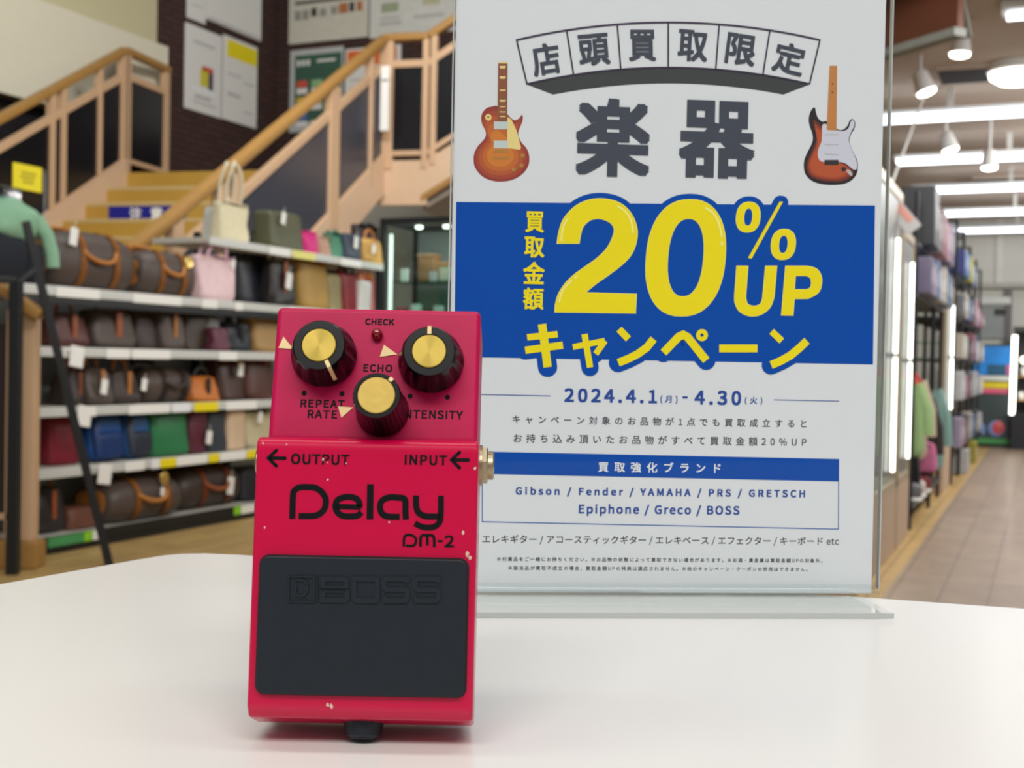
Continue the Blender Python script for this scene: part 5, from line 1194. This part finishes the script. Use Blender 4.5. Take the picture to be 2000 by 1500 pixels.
def garment(name, label, cat, x, y, ztop, zbot, wd, m, m2=None, sleeve=True):
    q = thing(name, label, cat, M_RC @ Matrix.Translation((a0 + x, y, zbot)))
    h = ztop - zbot
    def wg(co, cx, cy, cz):
        u = co.z / h; co.y *= 1 + 0.15 * (1 - u) if u < 0.85 else (1 - (u - 0.85) * 3.0)
        co.x += 0.018 * math.sin(co.y * 40 + u * 3) * (1 - u); return co
    b = B(); superq(b, 0.085, wd, h, 0.3, 0.4, 32, 18, wg); obj('garment_body', b, m, q, 60)
    if sleeve:
        b = B(); tube(b, [(0.0, -wd * 0.42, h * 0.92), (0.0, -wd * 0.56, h * 0.6), (0.01, -wd * 0.58, h * 0.30)], 0.045, 10, 0.7); obj('sleeve', b, m2 or m, q, 60)
    b = B(); tube(b, [(0, 0, h - 0.02), (0, 0, 1.275 - zbot), (0.0, 0.02, 1.30 - zbot), (0, 0.0, 1.325 - zbot), (0, -0.015, 1.30 - zbot)], 0.004, 6); obj('hanger_hook', b, lgrey, q)
    return q
cl = lambda n, c: leather(n, c, 0.9)
garment('jacket', 'pale green striped jacket at the front of the clothes rack', 'jacket', 0.14, 0.19, 0.90, 0.42, 0.42, cl('pale_green_cloth', (142, 172, 118)))
garment('shirt', 'orange red shirt collar showing above the green jacket', 'clothing', 0.30, 0.22, 0.95, 0.72, 0.30, cl('orange_red_cloth', (186, 84, 58)))
garment('shirt', 'red shirt between the orange and beige garments', 'clothing', 0.52, 0.22, 0.93, 0.70, 0.33, cl('red_cloth', (168, 44, 56)))
garment('coat', 'beige coat hanging in the middle of the clothes rack', 'coat', 0.74, 0.22, 0.92, 0.35, 0.42, cl('beige_cloth', (176, 164, 142)))
garment('shirt', 'yellow garment low under the beige coat', 'clothing', 0.62, 0.18, 0.62, 0.42, 0.30, cl('yellow_cloth', (196, 176, 36)), None, False)
garment('skirt', 'pink skirt low on the clothes rack', 'clothing', 0.84, 0.14, 0.50, 0.28, 0.38, cl('pink_cloth', (186, 104, 142)), None, False)
garment('trousers', 'black trousers hanging below the green jacket', 'trousers', 0.36, 0.20, 0.46, 0.20, 0.38, cl('black_cloth', (24, 24, 30)), None, False)
garment('coat', 'dark brown coat hanging behind the pink skirt', 'coat', 1.15, 0.2, 0.80, 0.2, 0.42, cl('dark_brown_cloth', (46, 38, 36)))
garment('coat', 'long mint grey coat at the far end of the clothes rack', 'coat', 1.62, 0.2, 0.86, 0.22, 0.46, cl('mint_grey_cloth', (120, 152, 146)))
for nm, lb, x, c_ in (('shoe', 'grey shoe on the bottom of the clothes rack', 0.25, (96, 96, 98)), ('shoe', 'pale shoe on the bottom of the clothes rack', 0.52, (190, 184, 178)), ('shoe', 'dark red shoe on the bottom of the clothes rack', 0.85, (120, 24, 40))):
    q = thing(nm, lb, 'shoe', M_RC @ Matrix.Translation((a0 + x, 0.10, 0.152)) @ Matrix.Rotation(math.pi / 2, 4, 'Z'))
    def ws(co, cx, cy, cz):
        if co.x < 0.0: co.z *= 1.0
        else: co.z *= 1 - 0.55 * min(1, co.x / 0.12)
        return co
    b = B(); superq(b, 0.26, 0.10, 0.11, 0.55, 0.6, 28, 14, ws); obj('upper', b, leather('shoe_%s' % x, c_, 0.6), q, 60)
    b = B(); superq(b, 0.27, 0.104, 0.022, 0.2, 0.6, 28, 8); obj('sole', b, white, q, 60)

# tall goods racks further down, each with uprights, shelves and packages
gcols = {'purple': (128, 112, 160), 'blue': (70, 120, 190), 'white': (214, 214, 218), 'pink': (204, 130, 160), 'deep blue': (40, 60, 170), 'grey': (120, 122, 130), 'yellow': (206, 190, 40), 'red': (170, 70, 86), 'cyan': (40, 140, 210), 'dark': (44, 46, 54), 'lilac': (176, 160, 200), 'cream': (212, 200, 176)}
gcols = {k: tuple(int(v * 0.62 + (sum(c) / 3 * 0.62 + 18) * 0.38) * 0.86 for v in c) for k, c in gcols.items()}
def rack(label, d0, d1, zt, levels, deep=0.4):
    q0, q1 = a_case(d0), a_case(d1); L = q1 - q0
    o = thing('goods_rack', label, 'rack', M_RC @ Matrix.Translation((q0, 0, 0)), 'tall black goods racks along the aisle')
    for x in (0, L):
        for y in (0.0, deep):
            b = B(); box(b, (x - 0.013, y - 0.013, 0), (x + 0.013, y + 0.013, zt), 0.003); obj('upright', b, black, o)
        b = B(); box(b, (x - 0.01, 0, zt - 0.02), (x + 0.01, deep, zt), 0.003); obj('top_bar', b, black, o)
    for z in levels:
        b = B(); box(b, (0, 0, z - 0.02), (L, deep, z), 0.003); obj('rack_shelf', b, mat('dark_grey_shelf', (84, 86, 90), 0.5), o)
    return q0
def pack(q0, x, z, wd, ht, c_, label, y=-0.07, dp=0.2, name='package'):
    q = thing(name, label, 'package', M_RC @ Matrix.Translation((q0 + x, y + dp / 2, z)))
    b = B(); box(b, (-wd / 2, -dp / 2, 0), (wd / 2, dp / 2, ht), 0.012); obj('carton', b, mat('pack_' + c_.replace(' ', '_'), gcols[c_], 0.4, var=0.2, scale=16), q)
    b = B(); box(b, (-wd * 0.36, -dp / 2 - 0.002, ht * 0.3), (wd * 0.36, -dp / 2, ht * 0.72), 0.001); obj('front_label', b, mat('pack_label_' + c_.replace(' ', '_'), tuple(min(255, int(v * 0.5 + 110)) for v in gcols[c_]), 0.4, var=0.25, scale=30), q)
rk = []
specs = [('first tall goods rack beyond the clothes rack', 7.3, 9.2, 2.00, (1.46, 1.72)), ('second tall goods rack with colourful packages at its top', 10.2, 11.05, 2.20, (0.3, 0.7, 1.05, 1.4, 1.75)), ('third tall goods rack down the aisle', 11.15, 12.0, 2.16, (0.3, 0.7, 1.05, 1.4, 1.75)),
         ('fourth tall goods rack down the aisle', 12.1, 12.95, 2.12, (0.3, 0.7, 1.05, 1.4)), ('fifth tall goods rack, last before the far wall', 13.05, 14.0, 2.10, (0.3, 0.7, 1.05, 1.4))]
for i, (lb, d0, d1, zt, lv) in enumerate(specs): rk.append(a0 if i == 0 else rack(lb, d0, d1, zt, lv, 0.4))
q0 = rk[0]
for x, z, wd, ht, c_, lb in ((0.14, 1.401, 0.2, 0.22, 'purple', 'purple package on the package shelf above the green jacket'), (0.38, 1.401, 0.18, 0.2, 'lilac', 'lilac package beside the purple one above the garments'), (0.62, 1.401, 0.2, 0.24, 'blue', 'blue package above the beige coat'), (0.9, 1.401, 0.22, 0.2, 'white', 'white package above the garments'), (1.2, 1.401, 0.24, 0.24, 'cream', 'cream package above the garments'), (1.55, 1.401, 0.24, 0.22, 'blue', 'blue package above the mint grey coat'), (1.85, 1.401, 0.2, 0.22, 'grey', 'grey package at the far end of the package shelf'),
    (0.34, 1.701, 0.30, 0.36, 'dark', 'dark slate box at the top of the rack beside the showcases'), (0.66, 1.701, 0.22, 0.26, 'grey', 'grey package at the top of the rack beside the dark slate box'), (1.0, 1.701, 0.24, 0.30, 'red', 'rose red package at the top of the rack above the garments'), (1.4, 1.701, 0.28, 0.26, 'pink', 'pink package at the top of the rack above the garments'), (1.8, 1.701, 0.24, 0.30, 'purple', 'purple package at the far top end of the rack above the garments')):
    pack(q0, x, z, wd, ht, c_, lb)
seq = ['white', 'lilac', 'grey', 'blue', 'pink', 'cream', 'dark', 'purple', 'white', 'red']
ordn = {1: 'second', 2: 'third', 3: 'fourth', 4: 'fifth'}
lvn = ['lowest', 'second lowest', 'middle', 'fourth', 'top']
k_ = 0
for i in (1, 2, 3, 4):
    for j, z in enumerate(specs[i][4]):
        for side, x in (('near', 0.17), ('far', 0.58)):
            c_ = seq[(k_ * 3 + i + j) % len(seq)]
            if i == 1 and j == 4: c_ = 'deep blue' if side == 'near' else 'cyan'
            if i == 2 and j == 4 and side == 'near': c_ = 'yellow'
            pack(rk[i], x, z + 0.001, random.uniform(0.28, 0.36), random.uniform(0.18, 0.26), c_, '%s package on the %s side of the %s shelf of the %s goods rack' % (c_, side, lvn[j], ordn[i])); k_ += 1
for i, (x, c_) in enumerate(((0.3, 'white'), (0.7, 'yellow'))):
    pack(rk[2 + i], x, 0.001, 0.3, 0.22, c_, '%s carton on the floor under the %s goods rack' % (c_, ordn[2 + i]))
# a dark monitor hung on the rack and a pink hanging sign near the poster
p = P(1892, 668, 12.2)
o = thing('small_monitor', 'small dark screen mounted at the fourth goods rack', 'screen', frame(p, XD))
b = B(); box(b, (-0.09, -0.03, -0.12), (0.07, 0.02, 0.14), 0.01); obj('screen_body', b, black, o)
b = B(); box(b, (-0.03, -0.032, -0.03), (0.01, -0.029, 0.08), 0.001); obj('screen_picture', b, mat('pale_screen', (150, 158, 170), 0.3), o)
p = P(1752, 415, 6.3)
o = thing('hanging_sign', 'small tilted grey and salmon sign hanging from the ceiling beside the poster edge', 'sign', frame(p, XD) @ Matrix.Rotation(math.radians(-40), 4, 'Y') @ Matrix.Rotation(math.radians(12), 4, 'Z'))
b = B(); box(b, (-0.035, -0.006, -0.13), (0.05, 0.0, 0.09), 0.003); obj('sign_card', b, mat('pale_grey_card', (176, 174, 172), 0.4), o)
b = B(); box(b, (0.005, -0.008, -0.08), (0.042, -0.006, 0.03), 0.001); obj('salmon_patch', b, mat('salmon_patch', (206, 140, 124), 0.5), o)
b = B(); box(b, (-0.02, -0.008, 0.03), (0.02, -0.006, 0.065), 0.001); obj('white_patch', b, white, o)
Mi = o.matrix_world.inverted(); tp_ = P(1806, 186, 7.66)
b = B(); tube(b, [(0.0, 0.0, 0.09), Mi @ tp_], 0.006, 6); obj('hanging_wire', b, lgrey, o)

# ------------------------------------------------------------------ far end of the aisle
def far(px, py, d=15.6): return P(px, py, d)
z0 = 0.0
pA = far(1890, 868, 15.4); pA.z = 0
o = thing('crane_game_cabinet', 'tall game cabinet with a blue picture panel and red ball at the aisle end', 'game cabinet', frame(pA, XD))
Wc = 0.50
def zf(py): return zat(1930, py, 15.3)
def uf(px): return (px - 1890) / F * 15.35 * 1.08
b = B(); box(b, (0, 0, 0), (Wc, 0.5, zf(672)), 0.01); obj('cabinet_body', b, mat('dark_teal_cabinet', (44, 58, 60), 0.5), o)
b = B(); box(b, (0.03, -0.012, zf(732)), (uf(1964), 0, zf(676)), 0.002); obj('picture_panel', b, mat('bright_blue_picture', (20, 124, 206), 0.4, var=0.35, scale=6), o)
b = B(); box(b, (uf(1920), -0.016, zf(733)), (uf(1964), -0.011, zf(712)), 0.001); obj('picture_dark_shape', b, mat('teal_picture_shape', (18, 78, 110), 0.4), o)
b = B(); box(b, (uf(1952), -0.018, zf(731)), (uf(1963), -0.016, zf(712)), 0.001); obj('picture_pink_shape', b, mat('pink_picture_shape', (186, 90, 140), 0.4), o)
b = B(); box(b, (0.01, -0.03, zf(743)), (uf(1966), 0, zf(734)), 0.003); obj('ledge', b, lgrey, o)
b = B(); box(b, (0.03, -0.014, zf(758)), (uf(1958), 0, zf(746)), 0.002); obj('yellow_strip', b, mat('yellow_sign_strip', (206, 186, 20), 0.5), o)
b = B(); box(b, (uf(1912), -0.016, zf(768)), (uf(1955), 0, zf(759)), 0.002); obj('pink_strip', b, mat('pink_sign_strip', (206, 84, 120), 0.5), o)
b = B(); superq(b, 0.05, 0.02, 0.14, 0.8, 0.8, 20, 12, None, 'z', Matrix.Translation((uf(1915), -0.004, zf(850)))); superq(b, 0.2, 0.02, 0.2, 1, 1, 24, 14, None, 'z', Matrix.Translation((uf(1938), -0.004, zf(852)))); obj('pale_blue_ring', b, mat('pale_blue_ring', (110, 140, 196), 0.4), o, 60)
b = B(); superq(b, 0.15, 0.03, 0.17, 1, 1, 24, 14, None, 'z', Matrix.Translation((uf(1941), -0.01, zf(848)))); obj('red_ball', b, mat('red_ball_print', (196, 80, 88), 0.4), o, 60)
b = B(); box(b, (0.03, -0.02, zf(866)), (uf(1965), 0, zf(856)), 0.002); obj('green_strip', b, mat('green_strip', (60, 140, 72), 0.5), o)
b = B(); box(b, (0, -0.02, 0), (Wc, 0, zf(866)), 0.002); obj('kick_plate', b, mat('black_kick_plate', (16, 17, 24), 0.5), o)
pB = far(1973, 868, 15.0); pB.z = 0
o = thing('display_case', 'lit black display case with golden shelf at the far right of the aisle', 'display case', frame(pB, XD))
b = B(); box(b, (0, 0, 0), (1.2, 0.5, zat(1985, 805, 15)), 0.006); obj('base_cabinet', b, mat('black_cabinet', (16, 18, 26), 0.5), o)
b = B(); box(b, (0, 0.46, zat(1985, 805, 15)), (1.2, 0.5, zat(1985, 640, 15)), 0.004); box(b, (0, 0, zat(1985, 648, 15)), (1.2, 0.5, zat(1985, 638, 15)), 0.004); obj('back_panel', b, mat('dark_case_back', (54, 58, 56), 0.6), o)
b = B(); tube(b, [(0.01, 0.02, zat(1975, 810, 15)), (0.02, 0.02, zat(1975, 655, 15))], 0.03, 10); obj('light_tube', b, ltube, o)
for z_, m in ((zat(1985, 734, 15), gold), (zat(1985, 780, 15), gold)):
    b = B(); box(b, (0.06, 0.03, z_ - 0.02), (1.18, 0.46, z_), 0.003); obj('shelf', b, m, o)
for nm, x, py, lb in (('white_cup', 0.14, 734, 'small white cup on the golden shelf of the far display case'), ('white_cup', 0.12, 780, 'small white cup on the lower shelf of the far display case'), ('white_cup', 0.24, 780, 'second white cup on the lower shelf of the far display case')):
    q = thing('cup', lb, 'cup', frame(pB, XD) @ Matrix.Translation((x, 0.12, zat(1985, py, 15) + 0.001)))
    b = B(); lathe(b, [(0.03, 0), (0.045, 0.09), (0.042, 0.09), (0.028, 0.006)], 20); obj('cup_body', b, white, q)
q = thing('lamp_globe', 'small round glowing lamp inside the far display case', 'lamp', frame(pB, XD) @ Matrix.Translation((0.13, 0.12, zat(1985, 734, 15) + 0.15)))
b = B(); superq(b, 0.09, 0.09, 0.09, 1, 1, 20, 12); obj('globe', b, glow('globe_glow', (255, 250, 230), 2.5), q, 60)
b = B(); tube(b, [(0, 0, 0.0), (0, 0, -0.149)], 0.01, 8); obj('lamp_stem', b, lgrey, q)
# shutter, pillar and ledge on the far wall
pS = WF.uv(1893, 660, 0.0); pE = WF.uv(1971, 600, 0.0)
o = thing('roller_shutter', 'pale grey roller shutter on the far wall above the game cabinet', 'shutter', WF.mat() @ Matrix.Translation((pS.x, pS.y, 0)))
b = B()
hh = pE.y - pS.y + 0.03
for i in range(8): box(b, (0, i * hh / 8, 0), (pE.x - pS.x, (i + 0.92) * hh / 8, 0.05), 0.008)
obj('shutter_slats', b, mat('grey_shutter', (150, 156, 156), 0.45, var=0.06), o)
b = B(); box(b, (0.3 * 1.0, hh * 0.68, 0.045), (0.46, hh * 0.88, 0.056), 0.003); obj('dark_vent', b, mat('dark_vent', (26, 34, 32), 0.5), o)
b = B(); box(b, (-0.02, hh, 0), (pE.x - pS.x + 0.02, hh + 0.1, 0.1), 0.01); obj('shutter_box', b, lgrey, o)
pP = WF.uv(1972, 560, 0.0)
b = B(); box(b, (pP.x - 0.035, 0, 0), (pP.x + 0.035, pP.y, 0.08)); struct('trim_pillar', b, mat('grey_pillar', (104, 100, 98), 0.6), 'thin grey pillar on the far wall', WF.mat())
pL = WF.uv(1940, 560, 0.0)
b = B(); box(b, (0, pL.y - 0.02, 0), (8.5, pL.y + 0.05, 0.10)); struct('trim_ledge', b, mat('pale_ledge', (168, 168, 160), 0.7), 'pale ledge along the far wall', WF.mat())
pV = WF.uv(1955, 520, 0.0)
b = B(); box(b, (pV.x - 0.06, pL.y + 0.05, 0), (pV.x + 0.02, 2.95, 0.03)); struct('trim_post', b, mat('pale_post', (206, 206, 198), 0.7), 'pale vertical trim on the upper far wall', WF.mat())
